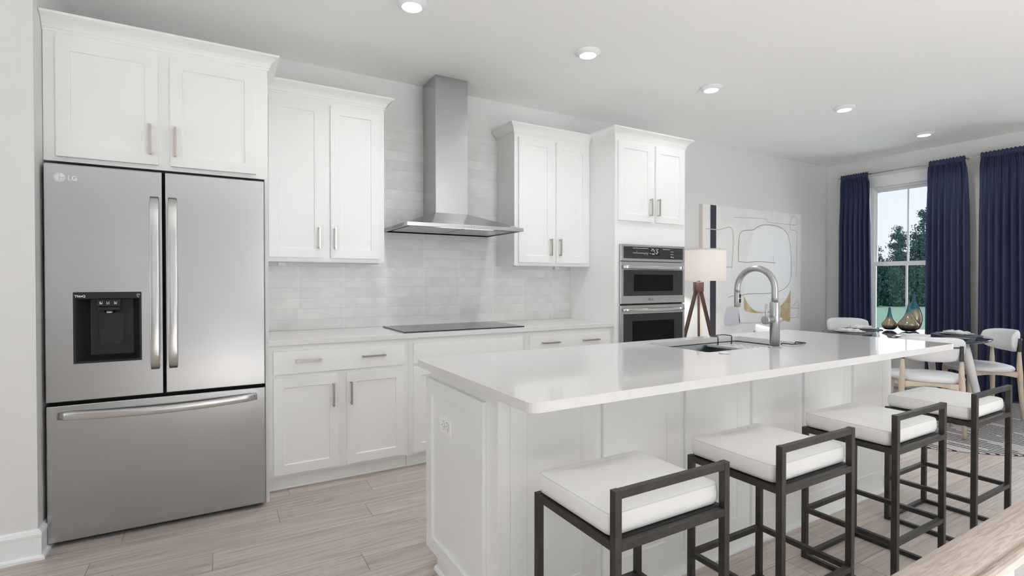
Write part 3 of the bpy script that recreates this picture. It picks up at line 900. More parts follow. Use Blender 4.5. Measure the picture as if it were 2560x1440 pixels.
for (x, z, w, h) in ((3.075, 1.547, .18, .003), (3.075, 1.506, .18, .003), (3.12, 1.520, .006, .005), (3.21, 1.493, .006, .005), (3.24, 1.493, .006, .005)):
    box(bm, x, x + w, VY - 0.0026, VY - 0.002, z, z + h)
obj('panel_lettering', bm, WHITEPR, cp)
bm = B()
for (x, z, w, h) in ((3.53, 1.526, .035, .003), (3.53, 1.503, .035, .003), (3.53, 1.479, .02, .005), (3.555, 1.476, .014, .004), (3.43, 1.545, .09, .003)):
    box(bm, x, x + w, VY - 0.0026, VY - 0.002, z, z + h)
obj('panel_lettering', bm, WHITEPR, cp)
bm = B(); box(bm, 3.292, 3.300, yy, VY - 0.003, 1.540, 1.552); box(bm, 3.303, 3.309, yy, VY - 0.003, 1.546, 1.550)
obj('panel_indicator', bm, REDPR, cp)
def oven_door(z0, z1, gz0, gz1, wx0, wx1, wz0, wz1, hz):
    bm = B(); box(bm, VX0, VX1, VY, OY - 0.0005, z0, z1)
    d = obj('oven_door', bm, STEEL, ov, bevel=0.002)
    bm = B(); box(bm, 2.974, 3.686, VY - 0.002, VY + 0.003, gz0, gz1)
    obj('door_glass', bm, OVGL, d)
    bm = B(); box(bm, wx0, wx1, VY - 0.003, VY, wz0, wz1)
    obj('door_window', bm, OVWIN, d)
    bm = B(); n = 20; pts = []; rc = []
    for i in range(n + 1):
        t = i / n; s = math.sin(PI * t) ** 0.4 if 0 < t < 1 else 0
        pts.append((2.962 + (3.694 - 2.962) * t, VY - 0.006 - 0.034 * s, hz - 0.004 * math.sin(PI * t)))
        rc.append((0.009, 0.0155 if 0 < i < n else 0.013, 0.006))
    tube(bm, pts, 0, rect=rc, up=(0, 0, 1))
    obj('handle', bm, CHROME, d)
    return d
od = oven_door(1.072, 1.432, 1.138, 1.362, 3.090, 3.560, 1.178, 1.322, 1.386)
obj('logo', badge(3.272, VY - 0.0002, 1.106, 0.0125, 0.02, 3.292, 0.030, 0.020), GREYPR, od)
oven_door(0.372, 1.058, 0.470, 0.984, 3.073, 3.576, 0.55, 0.922, 1.018)

# ------------------------------------------------------------------ range hood
hd = thing('range_hood', 'stainless chimney range hood above the cooktop', 'range hood', (1.57, 3.65, 1.64))
bm = B(); box(bm, 1.434, 1.701, 3.646, YB - 0.0105, 1.70, ZC)
obj('chimney', bm, HOODST, hd, bevel=0.002)
CX0, CX1, CY0, CY1, CZ0, CZ1, CZ2 = 1.111, 2.032, 3.348, YB - 0.0105, 1.644, 1.671, 1.786
bm = B()
def rr(x0, x1, y0, y1, z): return [bm.verts.new(p) for p in ((x0, y0, z), (x1, y0, z), (x1, y1, z), (x0, y1, z))]
q = [rr(CX0 + .012, CX1 - .012, CY0 + .012, CY1, CZ0 + 0.012), rr(CX0 + .012, CX1 - .012, CY0 + .012, CY1, CZ0), rr(CX0, CX1, CY0, CY1, CZ0), rr(CX0, CX1, CY0, CY1, CZ1), rr(CX0 + .012, CX1 - .012, CY0 + .012, CY1, CZ1), rr(1.430, 1.705, 3.642, CY1, CZ2)]
for a, b_ in zip(q[:-1], q[1:]):
    for i in range(4):
        j = (i + 1) % 4; bm.faces.new([a[i], a[j], b_[j], b_[i]])
bm.faces.new(q[-1]); bm.faces.new(list(reversed(q[0])))
obj('canopy', bm, HOODST, hd, bevel=0.0015)
for a, b_ in ((1.16, 1.565), (1.577, 1.98)):
    bm = B(); box(bm, a, b_, CY0 + 0.10, CY1 - 0.06, CZ0 + 0.004, CZ0 + 0.0118)
    obj('grease_filter', bm, STEEL, hd, bevel=0.002)
bm = B(); box(bm, 1.38, 1.80, CY0 + 0.045, CY0 + 0.062, CZ0 + 0.004, CZ0 + 0.0118)
obj('light_strip', bm, HOODLED, hd)
area_light('hood_led', (1.59, CY0 + 0.054, CZ0 + 0.002), (0, 0, 0), 0.42, 0.015, 0.4, (1, 0.98, 0.95))
bm = B()
for k in range(5): box(bm, 1.532 + k * 0.019, 1.538 + k * 0.019, CY0 - 0.0006, CY0, 1.656, 1.659)
obj('control_buttons', bm, GREYPR, hd)

# ------------------------------------------------------------------ cooktop
ck = thing('cooktop', 'flat black glass cooktop set in the back counter', 'cooktop', (1.56, 3.6, 0.914))
bm = B(); box(bm, 1.088, 2.035, 3.338, 3.862, 0.9142, 0.922)
obj('glass_top', bm, OVGL, ck, bevel=0.002)
bm = B()
for x, y in ((1.17, 3.42), (1.30, 3.60), (1.40, 3.70), (1.28, 3.40), (1.62, 3.72), (1.72, 3.58), (1.85, 3.64), (1.95, 3.46), (1.36, 3.68)):
    box(bm, x - 0.005, x + 0.005, y - 0.001, y + 0.001, 0.9221, 0.9224); box(bm, x - 0.001, x + 0.001, y - 0.005, y + 0.005, 0.9221, 0.9224)
for cx, cy, r in ((1.27, 3.51, .09), (1.27, 3.74, .075), (1.56, 3.62, .13), (1.84, 3.74, .075), (1.84, 3.52, .10)):
    lathe(bm, [(r, 0), (r + 0.0012, 0), (r + 0.0012, 0.0003), (r, 0.0003), (r, 0)], (cx, cy, 0.9221), 48, close=False)
obj('burner_marks', bm, GREYPR, ck)

# ------------------------------------------------------------------ base cabinets and back counter
BY = 3.325
def base_cab(label, x0, x1, draw, doors, dh, ddh):
    t = thing('base_cabinet', label, 'cabinet', ((x0 + x1) / 2, 3.62, 0))
    bm = B(); box(bm, x0, x1, BY, YB, 0.09, 0.8815)
    obj('body', bm, CAB, t)
    bm = B(); box(bm, x0, x1, BY + 0.05, BY + 0.07, 0.0, 0.09)
    box(bm, x0, x1, BY + 0.033, BY + 0.05, 0.0, 0.018)
    obj('toe_kick', bm, CAB, t, bevel=0.006)
    yf = BY - 0.02
    door(t, draw[0], draw[1], 0.709, 0.845, yf, name='drawer', flat=True, handles=[((h[0], 0.786), (h[1], 0.786)) for h in dh])
    for (a, b_), h in zip(doors, ddh):
        door(t, a, b_, 0.108, 0.684, yf, ((h, 0.489), (h, 0.633)), fr=0.057)
    return t
base_cab('white base cabinet beside the refrigerator with one wide drawer', 0.251, 1.108, (0.281, 1.077), ((0.281, 0.654), (0.702, 1.077)), ((0.403, 0.547), (0.796, 0.945)), (0.618, 0.726))
base_cab('white base cabinet under the cooktop with plain wide front', 1.109, 2.028, (1.141, 1.999), ((1.141, 1.55), (1.59, 1.999)), (), (1.515, 1.625))
base_cab('white base cabinet between the cooktop and the oven tower', 2.029, 2.893, (2.064, 2.860), ((2.064, 2.445), (2.485, 2.860)), ((2.170, 2.330), (2.565, 2.728)), (2.41, 2.52))
bm = B(); box(bm, 0.2505, 2.8935, 3.295, YB - 0.0105, 0.882, 0.914)
tag(obj('back_countertop', bm, QUARTZ, bevel=0.002), 'white quartz counter along the wall carrying the cooktop', 'countertop')

# ------------------------------------------------------------------ kitchen island
isl = thing('kitchen_island', 'long white panelled kitchen island with bar stools along one side', 'kitchen island', (2.17, 1.85, 0))
IX0, IX1, IY0, IY1 = 0.830, 3.515, 1.539, 2.17
SX0, SX1, SY0, SY1 = 2.092, 2.890, 1.692, 2.124     # sink opening
bm = B()
box(bm, IX0, SX0 - 0.06, IY0, IY1, 0.09, 0.8815); box(bm, SX1 + 0.06, IX1, IY0, IY1, 0.09, 0.8815)
box(bm, SX0 - 0.06, SX1 + 0.06, IY0, IY0 + 0.02, 0.09, 0.8815); box(bm, SX0 - 0.06, SX1 + 0.06, IY1 - 0.02, IY1, 0.09, 0.8815); box(bm, SX0 - 0.06, SX1 + 0.06, IY0 + 0.02, IY1 - 0.02, 0.09, 0.13)
obj('body', bm, CAB, isl)
bm = B(); box(bm, IX0 + 0.001, IX1, IY0, IY1 - 0.07, 0.0, 0.09)
obj('plinth', bm, CAB, isl)
bm = B()
sh = [(0, 0), (0.016, 0), (0.0155, 0.008), (0.012, 0.015), (0.006, 0.019), (0, 0.02)]
pth = [(IX0, IY1 - 0.07), (IX0, IY0), (IX1, IY0), (IX1, IY1 - 0.07)]
rings = []
for i, (px, py) in enumerate(pth):
    mx_, my_ = {0: (-1, 0), 1: (-1, -1), 2: (1, -1), 3: (1, 0)}[i]
    rings.append([bm.verts.new((px + mx_ * o, py + my_ * o, h)) for o, h in sh])
for a, b_ in zip(rings[:-1], rings[1:]):
    for i in range(len(sh)):
        j = (i + 1) % len(sh); bm.faces.new([a[i], a[j], b_[j], b_[i]])
bm.faces.new(rings[0]); bm.faces.new(rings[-1])
obj('shoe_molding', bm, CAB, isl)
bm = B(); box(bm, IX0 - 0.006, 0.872, IY0 - 0.014, 1.612, 0.02, 0.8815)
obj('corner_post', bm, CAB, isl, bevel=0.0015)
bm = B(); box(bm, 3.470, 3.531, IY0 - 0.0135, IY0 + 0.06, 0.02, 0.8815)
obj('corner_post', bm, CAB, isl, bevel=0.0015)
for a, b_, f_ in ((0.873, 1.246, 0.066), (1.287, 1.700, 0.069), (1.745, 2.155, 0.066), (2.200, 2.590, 0.043), (2.627, 3.050, 0.048), (3.104, 3.470, 0.037)):
    obj('panel', shaker_bm(a, b_, 0.10, 0.862, IY0 - 0.014, fr=f_, rec=0.004), CAB, isl, bevel=0.0012)
# end panel facing -x: front direction -y mapped to -x
ME = Matrix(((0, 1, 0, 0), (-1, 0, 0, 0), (0, 0, 1, 0), (0, 0, 0, 1)))     # (x,y,z)->(y,-x,z)
obj('end_panel', shaker_bm(-2.182, -1.614, 0.075, 0.835, 0.810, fr=0.062, rec=0.011, M=ME), CAB, isl, bevel=0.0012)
bm = B(); box(bm, 0.806, 0.83, IY1 - 0.012, IY1 + 0.02, 0.075, 0.8815)
# aisle-side doors of the island
for a, b_ in ((0.85, 1.28), (1.30, 1.73), (1.76, 2.46), (2.48, 2.98), (3.0, 3.49)):
    MF = Matrix(((-1, 0, 0, 0), (0, -1, 0, 0), (0, 0, 1, 0), (0, 0, 0, 1)))
    d = obj('door', shaker_bm(-b_, -a, 0.11, 0.845, -(IY1 + 0.02), fr=0.06, M=MF), CAB, isl, bevel=0.0012)
    obj('handle', bar_handle_bm((b_ - 0.04, IY1 + 0.02, 0.62), (b_ - 0.04, IY1 + 0.02, 0.76), out=(0, 1, 0)), NICKEL, d)
bm.free()
for x in (1.08, 2.30):
    bm = B(); box(bm, x, x + 0.02, 1.30, 1.538, 0.872, 0.881)
    obj('support_bracket', bm, SINKTR, isl)

# island countertop with the sink cut-out
def slab_with_hole(out, hole, z0, z1):
    bm = B()
    def loop(pts, z): return [bm.verts.new((x, y, z)) for x, y in pts]
    faces = []
    lo_o, hi_o = loop(out, z0), loop(out, z1); lo_h, hi_h = loop(hole, z0), loop(hole, z1)
    for lo, hi in ((lo_o, hi_o), (lo_h, hi_h)):
        n = len(lo)
        for k in range(n):
            bm.faces.new([lo[k], lo[(k + 1) % n], hi[(k + 1) % n], hi[k]])
    for o, h in ((lo_o, lo_h), (hi_o, hi_h)):
        es = []
        for lp in (o, h):
            for k in range(len(lp)):
                a, b_ = lp[k], lp[(k + 1) % len(lp)]
                ed = bm.edges.get((a, b_)) or bm.edges.new((a, b_)); es.append(ed)
        bmesh.ops.triangle_fill(bm, use_beauty=True, use_dissolve=True, edges=es)
    return bm
def off(pts, cx, cy): return [(x + cx, y + cy) for x, y in pts]
TX0, TX1, TY0, TY1 = 0.777, 3.586, 1.237, 2.213
out = off(rrect((TX1 - TX0) / 2, (TY1 - TY0) / 2, 0.028), (TX0 + TX1) / 2, (TY0 + TY1) / 2)
hole = off(rrect((SX1 - SX0) / 2, (SY1 - SY0) / 2, 0.02), (SX0 + SX1) / 2, (SY0 + SY1) / 2)
tag(obj('island_countertop', slab_with_hole(out, hole, 0.882, 0.914), QUARTZ, bevel=0.0015), 'white quartz island top with the sink cut into it', 'countertop')

# sink
sk = thing('kitchen_sink', 'rectangular stainless sink set into the island counter', 'sink', (2.49, 1.908, 0.66))
bm = B()
def rect(inset, z): return [bm.verts.new((x, y, z)) for x, y in off(rrect((SX1 - SX0) / 2 - inset, (SY1 - SY0) / 2 - inset, 0.022), 2.491, 1.908)]
q = [rect(-0.025, 0.8815), rect(-0.008, 0.8815), rect(-0.004, 0.875), rect(0.0, 0.70), rect(0.02, 0.672), rect(0.12, 0.668)]
for a, b_ in zip(q[:-1], q[1:]):
    for i in range(len(a)):
        j = (i + 1) % len(a); f = bm.faces.new([a[i], a[j], b_[j], b_[i]]); f.smooth = True
bm.faces.new(q[-1])
obj('basin', bm, SINKST, sk)
bm = B(); lathe(bm, [(0.0, 0.004), (0.02, 0.003), (0.045, 0.004), (0.055, 0.0)], (2.49, 1.95, 0.669), 24)
obj('drain', bm, CHROME, sk)
# rack sitting in the sink
rk = thing('sink_rack', 'perforated steel sink tray with black wire handles', 'sink rack', (2.76, 1.908, 0.85))
bm = B()
xs_ = [2.600] + [v for i in range(5) for v in (2.629 + i * 0.047, 2.651 + i * 0.047)] + [2.872]
ysl = [1.700] + [v for j in range(8) for v in (1.740 + j * 0.046, 1.750 + j * 0.046)] + [2.112]
for zz in (0.862, 0.866):
    gv_ = [[bm.verts.new((x, y, zz)) for y in ysl] for x in xs_]
    for i in range(len(xs_) - 1):
        for j in range(len(ysl) - 1):
            if not (i % 2 and j % 2): bm.faces.new([gv_[i][j], gv_[i + 1][j], gv_[i + 1][j + 1], gv_[i][j + 1]])
    if zz == 0.862: g0_ = gv_
for i in range(len(xs_) - 1):
    for j in range(len(ysl) - 1):
        if i % 2 and j % 2:
            q_ = [(i, j), (i + 1, j), (i + 1, j + 1), (i, j + 1)]
            for k in range(4):
                a_, c_ = q_[k], q_[(k + 1) % 4]
                bm.faces.new([g0_[a_[0]][a_[1]], g0_[c_[0]][c_[1]], gv_[c_[0]][c_[1]], gv_[a_[0]][a_[1]]])
for x in (2.600, 2.868): box(bm, x, x + 0.004, 1.700, 2.112, 0.8655, 0.878)
for y in (1.700, 2.108): box(bm, 2.604, 2.868, y, y + 0.004, 0.8655, 0.878)
obj('tray', bm, SINKTR, rk)
for ys_, s, xa, xb, e_ in ((2.104, 1, 2.69, 2.82, 0.060), (1.708, -1, 2.715, 2.845, 0.062)):
    bm = B()
    tube(bm, [(xa, ys_, 0.868), (xa, ys_, 0.915), (xa, ys_ + s * 0.004, 0.920), (xa, ys_ + s * (e_ - 0.004), 0.920), (xa + 0.004, ys_ + s * e_, 0.920), (xb - 0.004, ys_ + s * e_, 0.920), (xb, ys_ + s * (e_ - 0.004), 0.920), (xb, ys_ + s * 0.004, 0.920), (xb, ys_, 0.915), (xb, ys_, 0.868)], 0.0030, 8)
    obj('handle', bm, BLKPL, rk)
bm = B(); lathe(bm, [(0.024, 0), (0.024, 0.006), (0.021, 0.009), (0.0, 0.0095)], (2.124, 1.627, 0.9142), 28)
tag(obj('air_switch_button', bm, SINKTR), 'small flat steel push button in the counter before the sink', 'push button')

# faucet
fc = thing('faucet', 'tall brushed steel gooseneck kitchen faucet behind the sink rack', 'faucet', (2.56, 1.645, 0.914))
bx, by = 2.560, 1.648
bm = B(); lathe(bm, [(0.034, 0.0002), (0.034, 0.004), (0.030, 0.007), (0.025, 0.0075)], (bx, by, 0.914), 32)
obj('base_ring', bm, FAUCET, fc)
bm = B(); lathe(bm, [(0.0248, 0.006), (0.0248, 0.236), (0.0225, 0.240)], (bx, by, 0.914), 32)
obj('body', bm, FAUCET, fc)
bm = B(); pts = [(bx, by, 1.15), (bx, by, 1.19)]
R = 0.113
for i in range(33):
    a = PI - PI * i / 32
    pts.append((bx, by + R + R * math.cos(a), 1.222 + R * math.sin(a)))
pts += [(bx, by + 2 * R, 1.195)]
tube(bm, pts, 0.0165, 20, up=(1, 0, 0))
obj('spout', bm, FAUCET, fc)
bm = B(); lathe(bm, [(0.0155, 0.0), (0.0172, 0.003), (0.0172, 0.082), (0.0165, 0.084)], (bx, by + 2 * R, 1.118), 24)
sp = obj('spray_head', bm, FAUCET, fc)
bm = B(); box(bm, bx - 0.006, bx + 0.006, by + 2 * R - 0.0205, by + 2 * R - 0.0155, 1.143, 1.166); box(bm, bx - 0.006, bx + 0.006, by + 2 * R - 0.0205, by + 2 * R - 0.0155, 1.170, 1.192)
obj('spray_button', bm, BLKPL, sp, bevel=0.002)
bm = B(); MX = Matrix.Translation((bx, by, 1.062)) @ Matrix.Rotation(math.radians(90), 4, 'Y')
lathe(bm, [(0.014, -0.034), (0.016, -0.030), (0.0, -0.0340)][0:2] , (0, 0, 0), 24, M=MX)
lathe(bm, [(0.0172, -0.085), (0.0225, -0.084), (0.0225, -0.066), (0.018, -0.064), (0.018, 0.036), (0.016, 0.038)], (0, 0, 0), 28, M=MX)
obj('valve', bm, FAUCET, fc)
bm = B(); tube(bm, [(bx - 0.080, by - 0.004, 1.050), (bx - 0.080, by - 0.004, 1.145)], 0.0052, 12)
obj('lever', bm, FAUCET, fc)

# outlet on the island end
ot = thing('electrical_outlet', 'white double socket plate on the island end panel', 'outlet', (0.821, 1.975, 0.662))
ox = 0.8209
bm = B(); prism(bm, rrect(0.058, 0.036, 0.003), 0, 0.005, f3=lambda a, b_, h: (ox - h, 1.975 + a, 0.662 + b_))
obj('cover_plate', bm, PLASTW, ot, bevel=0.0015)
for s in (-1, 1):
    bm = B(); prism(bm, rrect(0.017, 0.0135, 0.011), 0.005, 0.0068, f3=lambda a, b_, h: (ox - h, 1.975 + s * 0.0205 + b_, 0.662 + a))
    so = obj('socket', bm, PLASTW, ot)
    bm = B()
    prism(bm, rrect(0.0182, 0.0147, 0.012), 0.005, 0.0054, f3=lambda a, b_, h: (ox - h, 1.975 + s * 0.0205 + b_, 0.662 + a))
    for dz, l in ((0.0065, 0.0042), (-0.0065, 0.0035)): box(bm, ox - 0.0071, ox - 0.0066, 1.975 + s * 0.0205 - 0.004 - l, 1.975 + s * 0.0205 - 0.002, 0.662 + dz - 0.001, 0.662 + dz + 0.001)
    lathe(bm, [(0.0, 0), (0.0026, 0), (0.0026, 0.0004)], (0, 0, 0), 12, M=Matrix.Translation((ox - 0.0067, 1.975 + s * 0.0205 + 0.008, 0.662)) @ Matrix.Rotation(math.radians(-90), 4, 'Y'))
    obj('socket_slots', bm, BLKPL, so)

# ------------------------------------------------------------------ bar stools
def cushion_bm(w, d, z0, zs, zt, r=0.03, bulge=0.008):
    """box cushion with piped upper seam and a crowned top; half sizes w,d"""
    bm = B()
    levels = [(z0, -0.010), (z0 + 0.004, -0.002), (z0 + 0.018, bulge * 0.8), ((z0 + zs) / 2, bulge), (zs - 0.008, bulge * 0.6), (zs - 0.002, 0.0005), (zs, -0.001), (zs + 0.002, -0.003), (zs + 0.005, -0.011), (zs + 0.008, -0.028), (zs + 0.010, -0.055)]
    rings = []
    for z, o in levels:
        rings.append([bm.verts.new((x, y, z)) for x, y in rrect(w + o, d + o, max(0.006, r + o * 0.35), 5)])
    for k, sc in ((0.65, 0.75), (0.35, 0.95)):
        rings.append([bm.verts.new((x * k / 1, y * k / 1, zs + 0.010 + (zt - zs - 0.010) * sc)) for x, y in rrect(w, d, r, 5)])
    n = len(rings[0])
    for a, b_ in zip(rings[:-1], rings[1:]):
        for i in range(n):
            j = (i + 1) % n; f = bm.faces.new([a[i], a[j], b_[j], b_[i]]); f.smooth = True
    c = bm.verts.new((0, 0, zt)); t = rings[-1]
    for i in range(n):
        f = bm.faces.new([t[i], t[(i + 1) % n], c]); f.smooth = True
    bm.faces.new(list(reversed(rings[0])))
    return bm
def make_stool(label, loc, group):
    t = thing('bar_stool', label, 'bar stool', (0, 0, 0), group)
    w, d, s = 0.220, 0.190, 0.022
    bm = cushion_bm(0.211, 0.172, 0.6015, 0.662, 0.680, r=0.022, bulge=0.004)
    bmesh.ops.translate(bm, verts=bm.verts[:], vec=(0, 0.012, 0))
    cu = obj('seat_cushion', bm, LEATH, t)
    bm = B(); q = [(x, y + 0.012, 0.662) for x, y in rrect(0.2105, 0.1715, 0.022, 5)]
    tube(bm, q + [q[0]], 0.0012, 6)
    obj('piping', bm, PIPING, cu)
    for sx_ in (-1, 1):
        for sy_ in (-1, 1):
            bm = B(); x0 = sx_ * w if sx_ < 0 else w - s; y0 = -d if sy_ < 0 else d - s
            box(bm, x0, x0 + s, y0, y0 + s, 0.0, 0.735 if sy_ < 0 else 0.600)
            obj('leg', bm, BRONZE, t, bevel=0.001, seg=1)
    def ring(name, z0, z1):
        bm = B(); e2 = 0.001
        box(bm, -w + s, w - s, -d + e2, -d + s - e2, z0, z1); box(bm, -w + s, w - s, d - s + e2, d - e2, z0, z1)
        box(bm, -w + e2, -w + s - e2, -d + s, d - s, z0, z1); box(bm, w - s + e2, w - e2, -d + s, d - s, z0, z1)
        return obj(name, bm, BRONZE, t, bevel=0.001, seg=1)
    ring('seat_frame', 0.577, 0.599)
    ring('footrest', 0.212, 0.232)
    ring('base_frame', 0.001, 0.020)
    bm = B(); box(bm, -w + s, w - s, -d + 0.001, -d + s - 0.001, 0.713, 0.734)
    obj('back_rail', bm, BRONZE, t, bevel=0.001, seg=1)
    bm = B(); box(bm, -w + s, w - s, -d + s, d - s, 0.592, 0.600)
    obj('seat_board', bm, GAP, t)
    t.location = loc
    return t
SG = 'bar stools along the island'
st = make_stool('white cushioned bar stool with dark metal frame nearest the island outlet end', (1.082, 1.165, 0), SG)
dup(st, (1.778, 1.165, 0), 0, 'second bar stool from the island outlet end, white cushion and dark frame', SG)
dup(st, (2.532, 1.165, 0), 0, 'third bar stool from the island outlet end, white cushion and dark frame', SG)
dup(st, (3.290, 1.165, 0), math.radians(0), 'bar stool closest to the dining table, white cushion and dark frame', SG)

# ------------------------------------------------------------------ dining group
TC = (5.81, 2.43)
rg = B(); lathe(rg, [(0.0, 0.0), (1.335, 0.0), (1.34, 0.004), (1.335, 0.009), (0.0, 0.010)], (0, 0, 0), 96, smooth=False)
o = obj('round_rug', rg, RUG); o.location = (5.80, 2.43, 0.0005); o.rotation_euler = (0, 0, math.radians(-4))
tag(o, 'round grey rug with black stripes under the dining table', 'rug')

tb = thing('dining_table', 'round dining table with blue-black top and splayed white legs', 'table', (TC[0], TC[1], 0.0125))
RT = 0.665
bm = B(); lathe(bm, [(0.0, -0.032), (RT - 0.05, -0.032), (RT - 0.022, -0.026), (RT - 0.004, -0.014), (RT, -0.007), (RT - 0.003, -0.001), (RT - 0.010, 0.0), (0.0, 0.0)], (TC[0], TC[1], 0.750), 96)
o = obj('tabletop', bm, TABLETOP, tb); md = o.modifiers.new('es', 'EDGE_SPLIT'); md.split_angle = math.radians(50)
bm = B(); lathe(bm, [(0.48, 0.0), (0.50, 0.0), (0.50, 0.055), (0.48, 0.055), (0.48, 0.0)], (TC[0], TC[1], 0.662), 64, close=False)
o = obj('apron', bm, WHITELQ, tb); md = o.modifiers.new('es', 'EDGE_SPLIT'); md.split_angle = math.radians(40)
for k in range(4):
    a = math.radians(-94 + 90 * k); c, s = math.cos(a), math.sin(a)
    bm = B(); tube(bm, [(TC[0] + c * 0.50, TC[1] + s * 0.50, 0.715), (TC[0] + c * 0.52, TC[1] + s * 0.52, 0.63), (TC[0] + c * 0.655, TC[1] + s * 0.655, 0.0165)], [0.036, 0.035, 0.022], 20)
    obj('leg', bm, WHITELQ, tb)

def make_chair(label, group):
    t = thing('dining_chair', label, 'chair', (0, 0, 0), group)
    # seat: rounded superellipse pad
    bm = B(); n = 40; rings = []
    def outl(sc, dz=0):
        o = []
        for k in range(n):
            a = 2 * PI * k / n; ca, sa = math.cos(a), math.sin(a); e_ = 2 / 2.6
            x = 0.262 * math.copysign(abs(ca) ** e_, ca); y = 0.235 * math.copysign(abs(sa) ** e_, sa)
            x *= (1 + 0.10 * (y / 0.235))          # wider at the front
            o.append((x * sc, y * sc + 0.005))
        return o
    for sc, z in ((0.90, 0.424), (0.965, 0.428), (0.995, 0.440), (1.0, 0.449), (0.985, 0.460), (0.94, 0.470), (0.82, 0.478), (0.5, 0.484)):
        rings.append([bm.verts.new((x, y, z)) for x, y in outl(sc)])
    for a, b_ in zip(rings[:-1], rings[1:]):
        for i in range(n):
            j = (i + 1) % n; f = bm.faces.new([a[i], a[j], b_[j], b_[i]]); f.smooth = True
    bm.faces.new(rings[-1]).smooth = True; bm.faces.new(list(reversed(rings[0])))
    obj('seat', bm, LEATH2, t)
    # backrest: curved padded shell
    bm = B(); R, cy = 0.262, 0.015; A = math.radians(58); nu, nv = 28, 14; rings = []
    for i in range(nu + 1):
        u = -1 + 2 * i / nu; a = u * A
        prof = max(0.0, 1 - abs(u) ** 3.2) ** 0.5
        hh = 0.028 + 0.074 * prof if abs(u) < 1 else 0.02
        zc = 0.700 + 0.008 * (u * u)
        th = 0.024 * (0.55 + 0.45 * prof)
        if i in (0, nu): hh, th = 0.012, 0.006
        ring = []
        for k in range(nv):
            q = 2 * PI * k / nv; cq, sq = math.cos(q), math.sin(q)
            dr = th * math.copysign(abs(cq) ** 0.7, cq); dz_ = hh * math.copysign(abs(sq) ** 0.7, sq)
            rr_ = R + dr + 0.10 * dz_
            ring.append(bm.verts.new((rr_ * math.sin(a), cy - rr_ * math.cos(a), zc + dz_)))
        rings.append(ring)
    for a, b_ in zip(rings[:-1], rings[1:]):
        for k in range(nv):
            j = (k + 1) % nv; f = bm.faces.new([a[k], a[j], b_[j], b_[k]]); f.smooth = True
    bm.faces.new(rings[0]); bm.faces.new(list(reversed(rings[-1])))
    bk = obj('backrest', bm, LEATH2, t)
    bm = B(); pts = []; 
    for i in range(25):
        a = math.radians(-42 + 84 * i / 24); pts.append(((R + 0.030) * math.sin(a), cy - (R + 0.030) * math.cos(a), 0.722))
    tube(bm, pts, 0, rect=(0.011, 0.004, 0.001), up=(0, 0, 1), smooth=False)
    obj('back_bracket', bm, BRONZE, t)
    for s in (-1, 1):
        xs, ysr = s * 0.190, -0.205
        bm = B(); tube(bm, [(xs * 1.10, ysr - 0.020, 0.0), (xs * 1.04, ysr - 0.008, 0.28), (xs * 1.02, ysr - 0.003, 0.41), (xs, ysr, 0.50), (xs, ysr + 0.002, 0.612)], [0.013, 0.019, 0.022, 0.019, 0.0125], 14)
        obj('leg', bm, OAKL, t)
        bm = B(); tube(bm, [(xs, ysr + 0.002, 0.612), (xs, ysr + 0.002, 0.733)], 0, rect=(0.0125, 0.0125, 0.003), up=(0, 1, 0), smooth=False)
        obj('leg_cap', bm, BRONZE, t)
        xf, yf = s * 0.205, 0.175
        bm = B(); tube(bm, [(xf * 1.06, yf + 0.012, 0.0), (xf * 1.01, yf + 0.002, 0.25), (xf, yf, 0.40), (xf, yf, 0.426)], [0.013, 0.020, 0.023, 0.021], 14)
        obj('leg', bm, OAKL, t)
    bm = B()
    def rail(p0, p1, sag):
        pts = []; rc = []
        for i in range(13):
            q = i / 12; k = 4 * q * (1 - q)
            pts.append((p0[0] + (p1[0] - p0[0]) * q, p0[1] + (p1[1] - p0[1]) * q, 0.399 + 0.012 * k)); rc.append((0.010, 0.028 - 0.014 * k, 0.004))
        tube(bm, pts, 0, rect=rc, up=(0, 0, 1))
    rail((-0.190, -0.205), (0.190, -0.205), 0); rail((-0.205, 0.175), (0.205, 0.175), 0)
    rail((-0.191, -0.205), (-0.205, 0.175), 0); rail((0.191, -0.205), (0.205, 0.175), 0)
    obj('seat_rail', bm, OAKL, t)
    return t
CG = 'dining chairs around the round table'
def face(deg): return math.radians(deg - 90)
ch = make_chair('white dining chair with its back to the island, partly behind the counter corner', CG)
def seat_from_rear(rx, ry, deg, d=0.235): return (rx + d * math.cos(math.radians(deg)), ry + d * math.sin(math.radians(deg)))
cx_, cy_ = seat_from_rear(5.00, 1.870, 32)
ch.location = (cx_, cy_, 0.0125); ch.rotation_euler = (0, 0, face(32))
dup(ch, (6.27, 1.98, 0.0125), face(135), 'white dining chair on the window side before the rightmost curtain', CG)
dup(ch, (6.56, 3.24, 0.0125), face(228), 'white dining chair in the corner beside the leftmost curtain', CG)
dup(ch, (5.03, 3.13, 0.0125), face(-41), 'white dining chair standing by the abstract painting, mostly behind the faucet', CG)

